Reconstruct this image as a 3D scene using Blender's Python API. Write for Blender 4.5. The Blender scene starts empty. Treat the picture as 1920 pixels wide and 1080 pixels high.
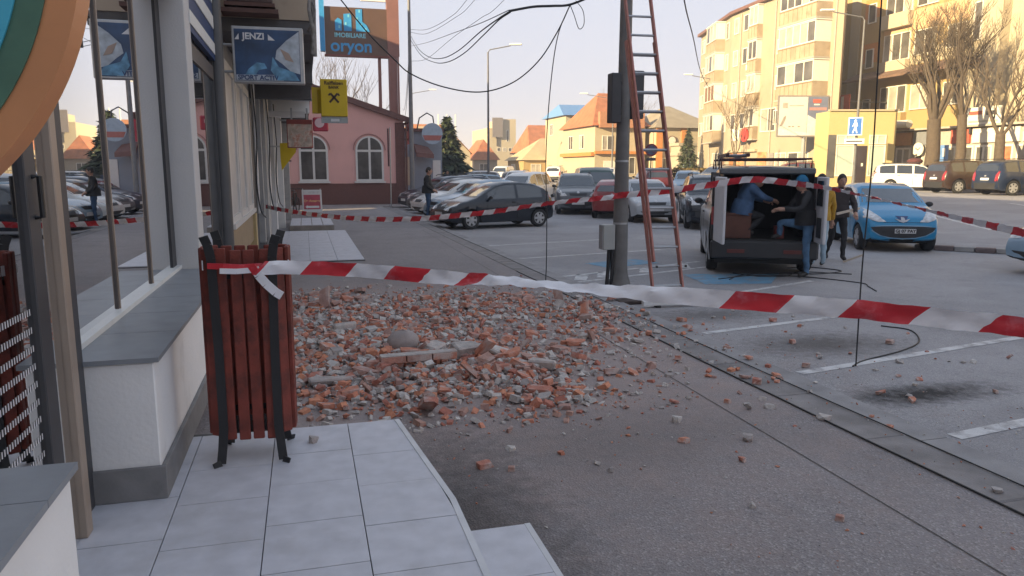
import bpy, bmesh, math, random
from mathutils import Vector, Matrix
from mathutils.bvhtree import BVHTree
R = math.radians
rnd = random.Random(7)
S = bpy.context.scene
C = bpy.context.collection

# ---------------------------------------------------------------- camera
cd = bpy.data.cameras.new('camera'); cam = bpy.data.objects.new('camera', cd); C.objects.link(cam)
cam.location = (0, 0, 1.8)
cam.rotation_euler = (R(90 - 9.09), 0, R(-15.38))
cd.sensor_width = 36.0; cd.lens = 36.0 * 1400 / 1920
cd.clip_start = 0.05; cd.clip_end = 2000
S.camera = cam
# ---------------------------------------------------------------- sky, sun, exposure
SUN_EL, SUN_AZ = 16.0, -112.0            # degrees; azimuth from +Y towards +X
w = bpy.data.worlds.new('World'); S.world = w; w.use_nodes = True
wn = w.node_tree.nodes; wl = w.node_tree.links
bg = wn['Background']
sky = wn.new('ShaderNodeTexSky'); sky.sky_type = 'NISHITA'; sky.sun_disc = False
sky.sun_elevation = R(SUN_EL); sky.sun_rotation = R(SUN_AZ)
sky.air_density = 1.25; sky.dust_density = 1.6; sky.ozone_density = 2.5
tint = wn.new('ShaderNodeMix'); tint.data_type = 'RGBA'; tint.blend_type = 'MULTIPLY'
tint.inputs[0].default_value = 1.0
tint.inputs[7].default_value = (2.90, 2.98, 3.48, 1)
# thin high haze: evens out the radiance of the whole dome, c / (1 + c / k)
K_HAZE = .3
dv = wn.new('ShaderNodeVectorMath'); dv.operation = 'SCALE'; dv.inputs['Scale'].default_value = 1 / K_HAZE
ad = wn.new('ShaderNodeVectorMath'); ad.operation = 'ADD'; ad.inputs[1].default_value = (1, 1, 1)
qt = wn.new('ShaderNodeVectorMath'); qt.operation = 'DIVIDE'
wl.new(sky.outputs[0], dv.inputs[0]); wl.new(dv.outputs[0], ad.inputs[0]); wl.new(sky.outputs[0], qt.inputs[0]); wl.new(ad.outputs[0], qt.inputs[1])
wl.new(qt.outputs[0], tint.inputs[6]); wl.new(tint.outputs[2], bg.inputs[0])
bg.inputs[1].default_value = 0.15
sl = bpy.data.lights.new('sun', 'SUN'); sl.energy = 2.3; sl.angle = R(0.5); sl.color = (1.0, 0.77, 0.43)
so = bpy.data.objects.new('sun', sl); C.objects.link(so)
_sd = Vector((math.sin(R(SUN_AZ)) * math.cos(R(SUN_EL)), math.cos(R(SUN_AZ)) * math.cos(R(SUN_EL)), math.sin(R(SUN_EL))))
so.rotation_euler = _sd.to_track_quat('Z', 'Y').to_euler()
S.view_settings.view_transform = 'Standard'; S.view_settings.look = 'None'
S.view_settings.gamma = 1; S.view_settings.use_curve_mapping = False
S.view_settings.exposure = 2.65
S.cycles.max_bounces = 6; S.cycles.transparent_max_bounces = 12
S.cycles.use_denoising = True

# ---------------------------------------------------------------- materials
_M = {}
def mat(name, col, rough=.6, var=.12, scale=6., bump=0., bscale=60., metal=0., spec=.5, coat=0., detail=5., island=None, obj=None, dirt=None):
    """one procedural material: base colour broken up by noise, optional bump, optional colour spread per island / object"""
    if name in _M: return _M[name]
    m = bpy.data.materials.new(name); m.use_nodes = True
    n = m.node_tree.nodes; l = m.node_tree.links; b = n['Principled BSDF']
    b.inputs['Roughness'].default_value = rough; b.inputs['Metallic'].default_value = metal
    b.inputs['Specular IOR Level'].default_value = spec; b.inputs['Coat Weight'].default_value = coat
    b.inputs['Coat Roughness'].default_value = .08
    tc = n.new('ShaderNodeTexCoord')
    no = n.new('ShaderNodeTexNoise'); no.inputs['Scale'].default_value = scale; no.inputs['Detail'].default_value = detail
    l.new(tc.outputs['Object'], no.inputs['Vector'])
    mr = n.new('ShaderNodeMapRange'); mr.inputs[1].default_value = .25; mr.inputs[2].default_value = .75
    mr.inputs[3].default_value = 1 - var; mr.inputs[4].default_value = 1 + var
    l.new(no.outputs[0], mr.inputs[0])
    mx = n.new('ShaderNodeMix'); mx.data_type = 'RGBA'; mx.blend_type = 'MULTIPLY'; mx.inputs[0].default_value = 1
    mx.inputs[6].default_value = (*col, 1)
    l.new(mr.outputs[0], mx.inputs[7])
    src = None
    if island or obj:
        cr = n.new('ShaderNodeValToRGB'); cr.color_ramp.interpolation = 'CONSTANT' if island and len(island) > 4 else 'LINEAR'
        cols = island or obj
        while len(cr.color_ramp.elements) < len(cols): cr.color_ramp.elements.new(.5)
        for i, c in enumerate(cols):
            cr.color_ramp.elements[i].position = i / len(cols) if cr.color_ramp.interpolation == 'CONSTANT' else i / (len(cols) - 1)
            cr.color_ramp.elements[i].color = (*c, 1)
        if island:
            g = n.new('ShaderNodeNewGeometry'); l.new(g.outputs['Random Per Island'], cr.inputs[0])
        else:
            g = n.new('ShaderNodeObjectInfo'); l.new(g.outputs['Random'], cr.inputs[0])
        l.new(cr.outputs[0], mx.inputs[6])
    out = mx.outputs[2]
    if dirt:                                    # (colour, scale, threshold, strength)
        n2 = n.new('ShaderNodeTexNoise'); n2.inputs['Scale'].default_value = dirt[1]; n2.inputs['Detail'].default_value = 8
        n2.inputs['Roughness'].default_value = .65
        l.new(tc.outputs['Object'], n2.inputs['Vector'])
        r2 = n.new('ShaderNodeMapRange'); r2.inputs[1].default_value = dirt[2]; r2.inputs[2].default_value = dirt[2] + .16
        r2.inputs[3].default_value = 0; r2.inputs[4].default_value = dirt[3]
        l.new(n2.outputs[0], r2.inputs[0])
        m2 = n.new('ShaderNodeMix'); m2.data_type = 'RGBA'; m2.inputs[7].default_value = (*dirt[0], 1)
        l.new(r2.outputs[0], m2.inputs[0]); l.new(out, m2.inputs[6]); out = m2.outputs[2]
    l.new(out, b.inputs['Base Color'])
    if bump:
        n3 = n.new('ShaderNodeTexNoise'); n3.inputs['Scale'].default_value = bscale; n3.inputs['Detail'].default_value = 6
        l.new(tc.outputs['Object'], n3.inputs['Vector'])
        bp = n.new('ShaderNodeBump'); bp.inputs['Strength'].default_value = bump; bp.inputs['Distance'].default_value = .01
        l.new(n3.outputs[0], bp.inputs['Height']); l.new(bp.outputs[0], b.inputs['Normal'])
    _M[name] = m
    return m

def glass_mat(name, tintc, ior=1.6, gain=1.5, rough=.01):
    if name in _M: return _M[name]
    m = bpy.data.materials.new(name); m.use_nodes = True
    n = m.node_tree.nodes; l = m.node_tree.links; n.remove(n['Principled BSDF'])
    tr = n.new('ShaderNodeBsdfTransparent'); tr.inputs[0].default_value = (*tintc, 1)
    gl = n.new('ShaderNodeBsdfGlossy'); gl.inputs['Roughness'].default_value = rough; gl.inputs[0].default_value = (1, 1, 1, 1)
    fr = n.new('ShaderNodeFresnel'); fr.inputs[0].default_value = ior
    mu = n.new('ShaderNodeMath'); mu.operation = 'MULTIPLY'; mu.use_clamp = True; mu.inputs[1].default_value = gain
    l.new(fr.outputs[0], mu.inputs[0])
    mx = n.new('ShaderNodeMixShader'); l.new(mu.outputs[0], mx.inputs[0]); l.new(tr.outputs[0], mx.inputs[1]); l.new(gl.outputs[0], mx.inputs[2])
    l.new(mx.outputs[0], n['Material Output'].inputs[0])
    _M[name] = m
    return m

def asphalt(name, base, agg, red=0.0, patch=.25, rough=.9, stains=()):
    """asphalt: fine aggregate speckle, worn patches, hairline cracks, brick dust round the heap, oil stains"""
    m = bpy.data.materials.new(name); m.use_nodes = True
    n = m.node_tree.nodes; l = m.node_tree.links; b = n['Principled BSDF']
    b.inputs['Roughness'].default_value = rough; b.inputs['Specular IOR Level'].default_value = .3
    tc = n.new('ShaderNodeTexCoord'); O = tc.outputs['Object']
    def noise(sc, det=6, ro=.6):
        t = n.new('ShaderNodeTexNoise'); t.inputs['Scale'].default_value = sc; t.inputs['Detail'].default_value = det
        t.inputs['Roughness'].default_value = ro; l.new(O, t.inputs['Vector']); return t.outputs[0]
    def rng(v, a, b_, c, d):
        t = n.new('ShaderNodeMapRange'); l.new(v, t.inputs[0])
        for i, x in enumerate((a, b_, c, d)): t.inputs[i + 1].default_value = x
        return t.outputs[0]
    def mix(f, a, b_, mode='MIX'):
        t = n.new('ShaderNodeMix'); t.data_type = 'RGBA'; t.blend_type = mode
        for sock, v in ((t.inputs[0], f), (t.inputs[6], a), (t.inputs[7], b_)):
            if hasattr(v, 'is_output'): l.new(v, sock)
            else: sock.default_value = v if isinstance(v, (int, float)) else (*v, 1)
        return t.outputs[2]
    vo = n.new('ShaderNodeTexVoronoi'); vo.inputs['Scale'].default_value = 95; l.new(O, vo.inputs['Vector'])
    sp = n.new('ShaderNodeSeparateColor'); l.new(vo.outputs['Color'], sp.inputs[0])
    c = mix(rng(sp.outputs[0], .72, .95, 0, .7), base, agg)
    c = mix(rng(sp.outputs[1], .85, .97, 0, .6), c, tuple(x * .45 for x in base))
    c = mix(rng(noise(.55, 8, .7), .35, .7, 0, patch), c, tuple(min(1, x * 1.55) for x in base))
    c = mix(rng(noise(1.7, 8, .7), .55, .75, 0, patch), c, tuple(x * .62 for x in base))
    c = mix(rng(noise(.22, 3, .5), .50, .53, 0, .28), c, tuple(x * .72 for x in base))
    c = mix(rng(noise(14, 4, .6), .62, .72, 0, .35), c, tuple(x * .55 for x in base))
    cr = n.new('ShaderNodeTexVoronoi'); cr.feature = 'DISTANCE_TO_EDGE'; cr.inputs['Scale'].default_value = .35
    wv = n.new('ShaderNodeVectorMath'); wv.operation = 'ADD'
    nz = n.new('ShaderNodeTexNoise'); nz.inputs['Scale'].default_value = 2.5; l.new(O, nz.inputs['Vector'])
    l.new(O, wv.inputs[0]); l.new(nz.outputs['Color'], wv.inputs[1]); l.new(wv.outputs[0], cr.inputs['Vector'])
    c = mix(rng(cr.outputs[0], 0, .005, .22, 0), c, tuple(x * .35 for x in base))
    ps = n.new('ShaderNodeSeparateXYZ'); l.new(O, ps.inputs[0])
    def blob(cx, cy, rx, ry, soft, ns):
        a = n.new('ShaderNodeMath'); a.operation = 'SUBTRACT'; l.new(ps.outputs[0], a.inputs[0]); a.inputs[1].default_value = cx
        d = n.new('ShaderNodeMath'); d.operation = 'DIVIDE'; l.new(a.outputs[0], d.inputs[0]); d.inputs[1].default_value = rx
        e = n.new('ShaderNodeMath'); e.operation = 'SUBTRACT'; l.new(ps.outputs[1], e.inputs[0]); e.inputs[1].default_value = cy
        f = n.new('ShaderNodeMath'); f.operation = 'DIVIDE'; l.new(e.outputs[0], f.inputs[0]); f.inputs[1].default_value = ry
        cb = n.new('ShaderNodeCombineXYZ'); l.new(d.outputs[0], cb.inputs[0]); l.new(f.outputs[0], cb.inputs[1])
        ln = n.new('ShaderNodeVectorMath'); ln.operation = 'LENGTH'; l.new(cb.outputs[0], ln.inputs[0])
        ad = n.new('ShaderNodeMath'); ad.operation = 'ADD'; l.new(ln.outputs['Value'], ad.inputs[0]); l.new(rng(noise(ns, 8, .75), .2, .8, -.75, .75), ad.inputs[1])
        return rng(ad.outputs[0], 1 - soft, 1 + soft, 1, 0)
    if red:
        t = n.new('ShaderNodeMath'); t.operation = 'MULTIPLY'; l.new(blob(1.5, 7.9, 2.4, 3.6, .5, 2.2), t.inputs[0]); t.inputs[1].default_value = red
        c = mix(t.outputs[0], c, (.38, .29, .26))
    for (cx, cy, rx, ry, s, col) in stains:
        t = n.new('ShaderNodeMath'); t.operation = 'MULTIPLY'; l.new(blob(cx, cy, rx, ry, .7, 9), t.inputs[0]); t.inputs[1].default_value = s
        c = mix(t.outputs[0], c, col)
    l.new(c, b.inputs['Base Color'])
    bp = n.new('ShaderNodeBump'); bp.inputs['Strength'].default_value = .55; bp.inputs['Distance'].default_value = .008
    l.new(vo.outputs[0], bp.inputs['Height']); l.new(bp.outputs[0], b.inputs['Normal'])
    return m

# ---------------------------------------------------------------- mesh helpers
class MB:
    def __init__(s): s.v = []; s.f = []; s.m = []
    def add(s, vs, fs, mi=0, M=None):
        o = len(s.v)
        for p in vs:
            p = Vector(p); s.v.append(M @ p if M else p)
        for f in fs: s.f.append([i + o for i in f]); s.m.append(mi)
        return s
    def box(s, c, d, rz=0, mi=0, M=None):
        hx, hy, hz = d[0] / 2, d[1] / 2, d[2] / 2
        vs = [(x, y, z) for x in (-hx, hx) for y in (-hy, hy) for z in (-hz, hz)]
        T = Matrix.Translation(c) @ Matrix.Rotation(rz, 4, 'Z')
        if M: T = M @ T
        return s.add(vs, [(0, 1, 3, 2), (4, 6, 7, 5), (0, 4, 5, 1), (2, 3, 7, 6), (0, 2, 6, 4), (1, 5, 7, 3)], mi, T)
    def bx(s, x0, x1, y0, y1, z0, z1, mi=0):
        return s.box(((x0 + x1) / 2, (y0 + y1) / 2, (z0 + z1) / 2), (abs(x1 - x0), abs(y1 - y0), abs(z1 - z0)), 0, mi)
    def bar(s, a, b, wd, ht, mi=0, up=(0, 0, 1)):
        a, b = Vector(a), Vector(b); d = (b - a); L = d.length; d.normalize(); u = Vector(up)
        if abs(d.dot(u)) > .98: u = Vector((0, 1, 0))
        r = d.cross(u).normalized(); u = r.cross(d)
        T = Matrix(((r.x, d.x, u.x, 0), (r.y, d.y, u.y, 0), (r.z, d.z, u.z, 0), (0, 0, 0, 1)))
        T.translation = (a + b) / 2
        return s.box((0, 0, 0), (wd, L, ht), 0, mi, T)
    def tube(s, pts, r, n=8, mi=0, cap=True):
        pts = [Vector(p) for p in pts]; k = len(pts)
        rs = r if isinstance(r, (list, tuple)) else [r] * k
        o = len(s.v); d0 = (pts[1] - pts[0]).normalized()
        a = d0.orthogonal().normalized()
        for i, p in enumerate(pts):
            d = (pts[min(i + 1, k - 1)] - pts[max(i - 1, 0)]).normalized()
            a = (a - d * a.dot(d)); a = a.normalized() if a.length > 1e-6 else d.orthogonal().normalized()
            b = d.cross(a)
            for j in range(n):
                t = 2 * math.pi * j / n
                s.v.append(p + (a * math.cos(t) + b * math.sin(t)) * rs[i])
        for i in range(k - 1):
            for j in range(n):
                s.f.append([o + i * n + j, o + i * n + (j + 1) % n, o + (i + 1) * n + (j + 1) % n, o + (i + 1) * n + j]); s.m.append(mi)
        if cap:
            s.f.append([o + j for j in reversed(range(n))]); s.m.append(mi)
            s.f.append([o + (k - 1) * n + j for j in range(n)]); s.m.append(mi)
        return s
    def lathe(s, prof, n=16, mi=0, M=None):                   # profile [(r, z)]
        vs = []; fs = []
        for r, z in prof:
            for j in range(n):
                t = 2 * math.pi * j / n; vs.append((r * math.cos(t), r * math.sin(t), z))
        for i in range(len(prof) - 1):
            for j in range(n): fs.append((i * n + j, i * n + (j + 1) % n, (i + 1) * n + (j + 1) % n, (i + 1) * n + j))
        fs.append(tuple(reversed(range(n)))); fs.append(tuple((len(prof) - 1) * n + j for j in range(n)))
        return s.add(vs, fs, mi, M)
    def prism(s, poly, a, b, M=None, mi=0):                   # polygon in local xy, extruded a..b along local z
        k = len(poly)
        vs = [(x, y, a) for x, y in poly] + [(x, y, b) for x, y in poly]
        fs = [tuple(reversed(range(k))), tuple(range(k, 2 * k))] + [(i, (i + 1) % k, k + (i + 1) % k, k + i) for i in range(k)]
        return s.add(vs, fs, mi, M)
    def blob(s, c, r, n=8, mi=0, sq=(1, 1, 1), M=None):
        prof = [(math.sin(math.pi * i / n) * 1.0 + 1e-4, -math.cos(math.pi * i / n)) for i in range(n + 1)]
        T = Matrix.Translation(c) @ Matrix.Diagonal((r * sq[0], r * sq[1], r * sq[2], 1))
        return s.lathe(prof, n + 4, mi, M @ T if M else T)
    def mesh(s, name, mats, smooth=None):
        me = bpy.data.meshes.new(name); me.from_pydata([tuple(v) for v in s.v], [], s.f)
        for m in (mats if isinstance(mats, (list, tuple)) else [mats]): me.materials.append(m)
        if any(s.m): me.polygons.foreach_set('material_index', s.m)
        if smooth is not None:
            me.shade_smooth(); me.set_sharp_from_angle(angle=R(smooth))
        me.update(); return me
    def build(s, name, mats, parent=None, smooth=None, bevel=0, loc=None):
        me = s.mesh(name, mats, smooth)
        if bevel:
            bm = bmesh.new(); bm.from_mesh(me); bmesh.ops.remove_doubles(bm, verts=bm.verts, dist=1e-5)
            bmesh.ops.recalc_face_normals(bm, faces=bm.faces)
            bmesh.ops.bevel(bm, geom=[e for e in bm.edges if len(e.link_faces) == 2 and e.calc_face_angle(0) > .5], offset=bevel, segments=1, affect='EDGES')
            bm.to_mesh(me); bm.free()
        return link(name, me, parent, loc)

def link(name, data, parent=None, loc=None):
    o = bpy.data.objects.new(name, data); C.objects.link(o)
    if parent: o.parent = parent
    if loc: o.location = loc
    return o
def tag(o, label=None, cat=None, group=None, kind=None):
    if label: o['label'] = label
    if cat: o['category'] = cat
    if group: o['group'] = group
    if kind: o['kind'] = kind
    return o
def thing(name, label, cat, loc=(0, 0, 0), rz=0, group=None):
    o = link(name, None, None, loc); o.rotation_euler = (0, 0, rz); o.empty_display_size = .2
    return tag(o, label, cat, group)
def copy_tree(o, parent=None, loc=None, rz=None, label=None):
    c = o.copy(); C.objects.link(c)
    if parent: c.parent = parent
    if loc is not None: c.location = loc
    if rz is not None: c.rotation_euler = (0, 0, rz)
    if label: c['label'] = label
    for ch in o.children: copy_tree(ch, c)
    return c
def text(body, name, m, parent, M, size, align='CENTER', bold=0.0, ext=.004):
    cu = bpy.data.curves.new(name, 'FONT'); cu.body = body; cu.size = size; cu.align_x = align; cu.align_y = 'CENTER'
    cu.extrude = ext; cu.offset = bold; cu.materials.append(m)
    tmp = bpy.data.objects.new('tmp', cu); C.objects.link(tmp); dg = bpy.context.evaluated_depsgraph_get(); dg.update()
    me = bpy.data.meshes.new_from_object(tmp.evaluated_get(dg)); bpy.data.objects.remove(tmp)
    if not me.materials: me.materials.append(m)
    o = link(name, me, parent); o.matrix_local = M
    return o
def FR(o, xd, yd):
    """frame: origin o, local x along xd, local y along yd"""
    x = Vector(xd).normalized(); y = Vector(yd).normalized(); z = x.cross(y).normalized()
    M = Matrix(((x.x, y.x, z.x, 0), (x.y, y.y, z.y, 0), (x.z, y.z, z.z, 0), (0, 0, 0, 1))); M.translation = o
    return M
def catenary(a, b, sag, n=24):
    a, b = Vector(a), Vector(b)
    return [a.lerp(b, i / n) - Vector((0, 0, 4 * sag * (i / n) * (1 - i / n))) for i in range(n + 1)]
def spline(pts, n=8):
    pts = [Vector(p) for p in pts]; P = [pts[0] * 2 - pts[1]] + pts + [pts[-1] * 2 - pts[-2]]; out = []
    for i in range(1, len(P) - 2):
        for k in range(n):
            t = k / n; a, b, c, d = P[i - 1:i + 3]
            out.append(.5 * (2 * b + (c - a) * t + (2 * a - 5 * b + 4 * c - d) * t * t + (3 * b - a - 3 * c + d) * t ** 3))
    out.append(pts[-1]); return out
def zr(x):                                                   # road height: the far side of the street lies higher
    t = min(1, max(0, (x - 15) / 17)); return -.10 + .62 * t * t * (3 - 2 * t)

M_black = mat('black_paint', (.015, .015, .017), .45)
M_white = mat('white_paint', (.72, .72, .70), .45, var=.05, dirt=((.45, .43, .40), 3, .58, .5))
M_grey = mat('grey_paint', (.28, .28, .29), .5)
M_dark = mat('dark_grey_paint', (.05, .05, .055), .5)
M_rub = mat('black_rubber', (.02, .02, .021), .75)
M_steel = mat('galvanised_steel', (.42, .43, .44), .45, metal=.7, var=.15)
M_alu = mat('aluminium', (.62, .63, .64), .35, metal=.8, var=.1)
# ---------------------------------------------------------------- the hazy winter air
def add_haze():
    m = bpy.data.materials.new('hazy_air'); m.use_nodes = True
    n = m.node_tree.nodes; n.remove(n['Principled BSDF'])
    v = n.new('ShaderNodeVolumePrincipled'); v.inputs['Color'].default_value = (.93, .92, .95, 1); v.inputs['Density'].default_value = .0016; v.inputs['Anisotropy'].default_value = 0
    m.node_tree.links.new(v.outputs[0], n['Material Output'].inputs['Volume'])
    o = MB().bx(-410, 510, -310, 910, -1.3, 24).build('haze', m)
    tag(o, 'thin pale haze in the street air', 'haze', kind='stuff')
# ================================================================ the ground
A_pave = asphalt('pavement_asphalt', (.245, .222, .222), (.42, .395, .385), red=.65, patch=.4,
                 stains=[(.75, 3.3, .35, 1.3, .75, (.06, .055, .053)), (2.0, 4.4, .9, .5, .35, (.10, .093, .09))])
A_road = asphalt('road_asphalt', (.295, .287, .295), (.44, .43, .425), red=.4, patch=.45,
                 stains=[(4.98, 5.0, .62, .2, .95, (.022, .022, .024)), (5.4, 6.8, .7, .4, .8, (.09, .082, .078)), (5.1, 8.6, .8, .35, .7, (.09, .085, .083)), (7.6, 11.4, 1.0, .5, .5, (.12, .118, .12))])
M_kerb = mat('kerb_concrete', (.225, .21, .207), .9, var=.3, scale=4, bump=.4, bscale=90, dirt=((.17, .155, .15), 2.5, .54, .6))
M_gut = mat('gutter_concrete', (.275, .267, .27), .9, var=.25, scale=3, bump=.3, bscale=90, dirt=((.21, .205, .205), 2, .55, .6))
M_line = mat('road_marking_paint', (.58, .58, .58), .8, var=.1, scale=8, dirt=((.29, .28, .288), 6, .48, .92))
M_bay = mat('blue_marking_paint', (.12, .27, .40), .8, var=.15, scale=6, dirt=((.25, .245, .25), 5, .47, .85))

def sheet(name, xs, ys, zf, m, label, off=0):
    b = MB(); nx = len(xs)
    for y in ys:
        for x in xs: b.v.append(Vector((x, y, zf(x) + off)))
    for j in range(len(ys) - 1):
        for i in range(nx - 1):
            a = j * nx + i; b.f.append([a, a + 1, a + nx + 1, a + nx]); b.m.append(0)
    o = b.build(name, m); return tag(o, label, 'ground', kind='structure')
xs = [-400, -60, 3.95] + [15 + i * 1.7 for i in range(11)] + [60, 500]
sheet('ground', xs, [-300, 0, 60, 200, 900], lambda x: zr(x) - .06, mat('ground_earth', (.13, .12, .11), .95, var=.2, scale=.3), 'bare ground spreading to the horizon beneath the street')
sheet('road', [4.2, 6, 9, 12] + [15 + i * 1.7 for i in range(13)], [-40, 0, 20, 40, 80, 170], zr, A_road, 'grey asphalt of the parking bays and street')
b = MB().bx(-3.0, 3.556, -12, 38.9, -.3, 0); b.bx(3.556, 5.1, 36.6, 38.9, -.3, .0)
tag(b.build('pavement', A_pave), 'brownish worn asphalt pavement running along the shops', 'pavement', kind='structure')
b = MB(); y = -6.0
while y < 36:
    b.bx(3.565, 3.90, y, min(36.0, y + .997), -.25, .003 + rnd.uniform(-.004, .003)); y += 1.0
b.bx(3.90, 5.1, 36.3, 36.59, -.25, .004)
tag(b.build('kerb', M_kerb, bevel=.012), 'long flush concrete kerb between pavement and parking bays', 'kerb', kind='structure')
b = MB(); y = -6.0
while y < 36:
    b.bx(3.908, 4.25, y, min(36.0, y + 1.995), -.3, -.055 + rnd.uniform(-.003, .003)); y += 2.0
tag(b.build('gutter', M_gut), 'pale concrete gutter strip beside the kerb', 'gutter', kind='structure')
# pavement joint
b = MB().add([(2.918, 1.0, .004), (2.926, 1.0, .004), (3.311, 22, .004), (3.303, 22, .004)], [(0, 1, 2, 3)])
tag(b.build('pavement_joint', mat('tar_joint', (.07, .065, .063), .9)), 'thin dark tar joint along the asphalt pavement', 'joint', kind='structure')

def strip(name, a, b_, wd, m=M_line, lab='', cat='road marking', grp='white parking bay lines'):
    a, b_ = Vector(a), Vector(b_); d = (b_ - a).normalized(); nrm = Vector((-d.y, d.x, 0)) * wd / 2
    k = 10; mb = MB()
    for i in range(k + 1):
        p = a.lerp(b_, i / k)
        for s_ in (-1, 1):
            q = p + nrm * s_ * rnd.uniform(.9, 1.08); mb.v.append(Vector((q.x, q.y, zr(q.x) + .004)))
    for i in range(k): mb.f.append([2 * i, 2 * i + 2, 2 * i + 3, 2 * i + 1]); mb.m.append(0)
    o = mb.build(name, m); o['kind'] = 'structure'; o['label'] = lab; o['category'] = cat; o['group'] = grp
    return o
LINES = [((4.41, 4.09), (9.0, 4.75), .12, 'white bay line nearest the viewer at the frame edge'),
         ((4.41, 5.84), (9.3, 6.76), .11, 'white bay line beyond the dark oil stain'),
         ((4.42, 7.62), (8.0, 8.33), .10, 'worn white bay line strewn with brick bits'),
         ((4.42, 9.30), (8.3, 10.82), .10, 'white bay line starting at the ladder foot'),
         ((4.40, 11.75), (7.6, 12.98), .10, 'white bay line behind the lamp pole'),
         ((4.38, 12.45), (7.8, 13.75), .10, 'white edge line of the hatched zone'),
         ((4.37, 15.23), (8.2, 16.1), .10, 'far white bay line in front of the black hatchback'),
         ((4.37, 18.0), (8.2, 18.9), .10, 'faint white bay line furthest along the kerb')]
for a, b_, wd, lab in LINES: strip('bay_line', a + (0,), b_ + (0,), wd, lab=lab)
for i in (0, 1, 3, 5):
    t = i / 6; a = Vector((4.5 + 3 * t, 11.95 + 1.13 * t, 0)); 
    strip('hatch_mark', a, a + Vector((.28, .62, 0)), .22, lab='slanted white hatch mark behind the lamp pole', grp='slanted white hatch marks')
def flat(name, pts, m, lab, cat='road marking', off=.004):
    b = MB(); b.v = [Vector((x, y, zr(x) + off)) for x, y in pts]; b.f = [list(range(len(pts)))]; b.m = [0]
    return tag(b.build(name, m), lab, cat, kind='structure')
flat('disabled_bay', [(6.55, 12.15), (8.3, 11.75), (7.45, 10.75), (6.35, 10.95)], M_bay, 'worn blue painted bay behind the open van')
flat('blue_marking', [(5.4, 14.1), (6.7, 14.5), (6.9, 13.75), (5.6, 13.35)], M_bay, 'small blue painted patch beyond the lamp pole')
strip('lane_line', (19.5, 17.5, 0), (25, 28, 0), .14, lab='long white lane line crossing the street', grp='white lane lines')
strip('lane_line', (24, 17, 0), (27.5, 24, 0), .14, lab='white lane line near the sunlit strip', grp='white lane lines')
# kerbed traffic island by the blue car
isl = thing('traffic_island', 'low kerbed island with dull red and white stones beside the blue car', 'traffic island', (14.0, 14.6, -.1))
d = Vector((15.3 - 14.0, 13.0 - 14.6, 0)); L = d.length; d.normalize(); n_ = Vector((-d.y, d.x, 0))
Mw, Mr = mat('faded_white_kerb', (.33, .32, .31), .85, var=.2), mat('faded_red_kerb', (.17, .13, .125), .85, var=.25)
for i in range(5):
    p = d * (i * L / 5 + L / 10)
    MB().box((p.x, p.y, .06), (L / 5 - .02, .2, .12), math.atan2(d.y, d.x)).build('kerb_stone', Mw if i % 2 == 0 else Mr, isl, bevel=.015)
q = d * (L / 2) + n_ * .75
MB().box((q.x, q.y, .045), (L, 1.28, .09), math.atan2(d.y, d.x)).build('island_top', A_road, isl)
# ================================================================ tiled platform in front of the near shop
M_tile = mat('grey_porcelain_tile', (.55, .55, .59), .5, var=.12, scale=9, bump=.06, bscale=200, dirt=((.40, .39, .395), 2.0, .55, .5))
M_tile2 = mat('slate_grey_tile', (.235, .25, .27), .45, var=.14, scale=6, bump=.08, bscale=150, dirt=((.27, .28, .29), 5, .6, .4))
M_grout = mat('tile_grout', (.10, .098, .095), .9)
M_trim = mat('pale_metal_trim', (.55, .55, .56), .4, metal=.3)
M_plaster = mat('white_plaster', (.80, .785, .77), .9, var=.06, scale=3, bump=.25, bscale=45, dirt=((.55, .52, .49), 2.2, .57, .5))
M_skirt = mat('grey_stone_skirting', (.20, .195, .195), .7, var=.2, scale=7, bump=.12, dirt=((.10, .10, .10), 5, .58, .5))
plat = tag(MB().add([(-1.2, -.5, .205), (.63, -.5, .205), (.635, 3.36, .205), (.51, 4.60, .205), (-1.2, 4.72, .205),
                     (-1.2, -.5, 0.002), (.63, -.5, 0.002), (.635, 3.36, 0.002), (.51, 4.60, 0.002), (-1.2, 4.72, 0.002)],
                    [(0, 1, 2, 3, 4), (1, 6, 7, 2), (2, 7, 8, 3), (3, 8, 9, 4), (0, 5, 6, 1)]).build('tiled_platform', M_grout),
           'raised entrance platform of blue grey tiles before the near shop', 'platform', kind='structure')
def edge_x(y): return .635 if y < 3.36 else .635 - (y - 3.36) / 1.24 * .125
colx = [-1.155, -.652, -.232, .196, 9]
rowy = [-.3, .15, .6, 1.05, 1.5, 1.95, 2.42, 2.88, 3.30, 3.74, 4.16, 4.60]
for j in range(len(rowy) - 1):
    for i in range(4):
        off = 0.0 if i % 2 == 0 else .11
        y0, y1 = rowy[j] + .0025 - off, min(4.62, rowy[j + 1] - .0025 - off) if j == 10 else rowy[j + 1] - .0025 - off
        if j == 10: y1 = 4.60
        x0 = colx[i] + .0025
        xa, xb = (min(colx[i + 1] - .0025, edge_x(y0) - .02), min(colx[i + 1] - .0025, edge_x(y1) - .02))
        h = .222 + rnd.uniform(-.0012, .0012)
        vs = [(x0, y0, .2), (xa, y0, .2), (xb, y1, .2), (x0, y1, .2), (x0, y0, h), (xa, y0, h), (xb, y1, h), (x0, y1, h)]
        MB().add(vs, [(4, 5, 6, 7), (0, 1, 5, 4), (1, 2, 6, 5), (2, 3, 7, 6), (3, 0, 4, 7)]).build('tile', M_tile, plat)
b = MB()
for (p, q) in (((.627, -.3), (.627, 3.36)), ((.627, 3.36), (.502, 4.595))):
    b.bar((p[0], p[1], .2135), (q[0], q[1], .2135), .030, .023)
b.build('edge_trim', M_trim, plat)
low = tag(MB().bx(.65, .955, -.5, 3.235, .002, .092).build('entrance_step', M_grout), 'lower tiled step beside the entrance platform', 'step', kind='structure')
y = 3.23
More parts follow.
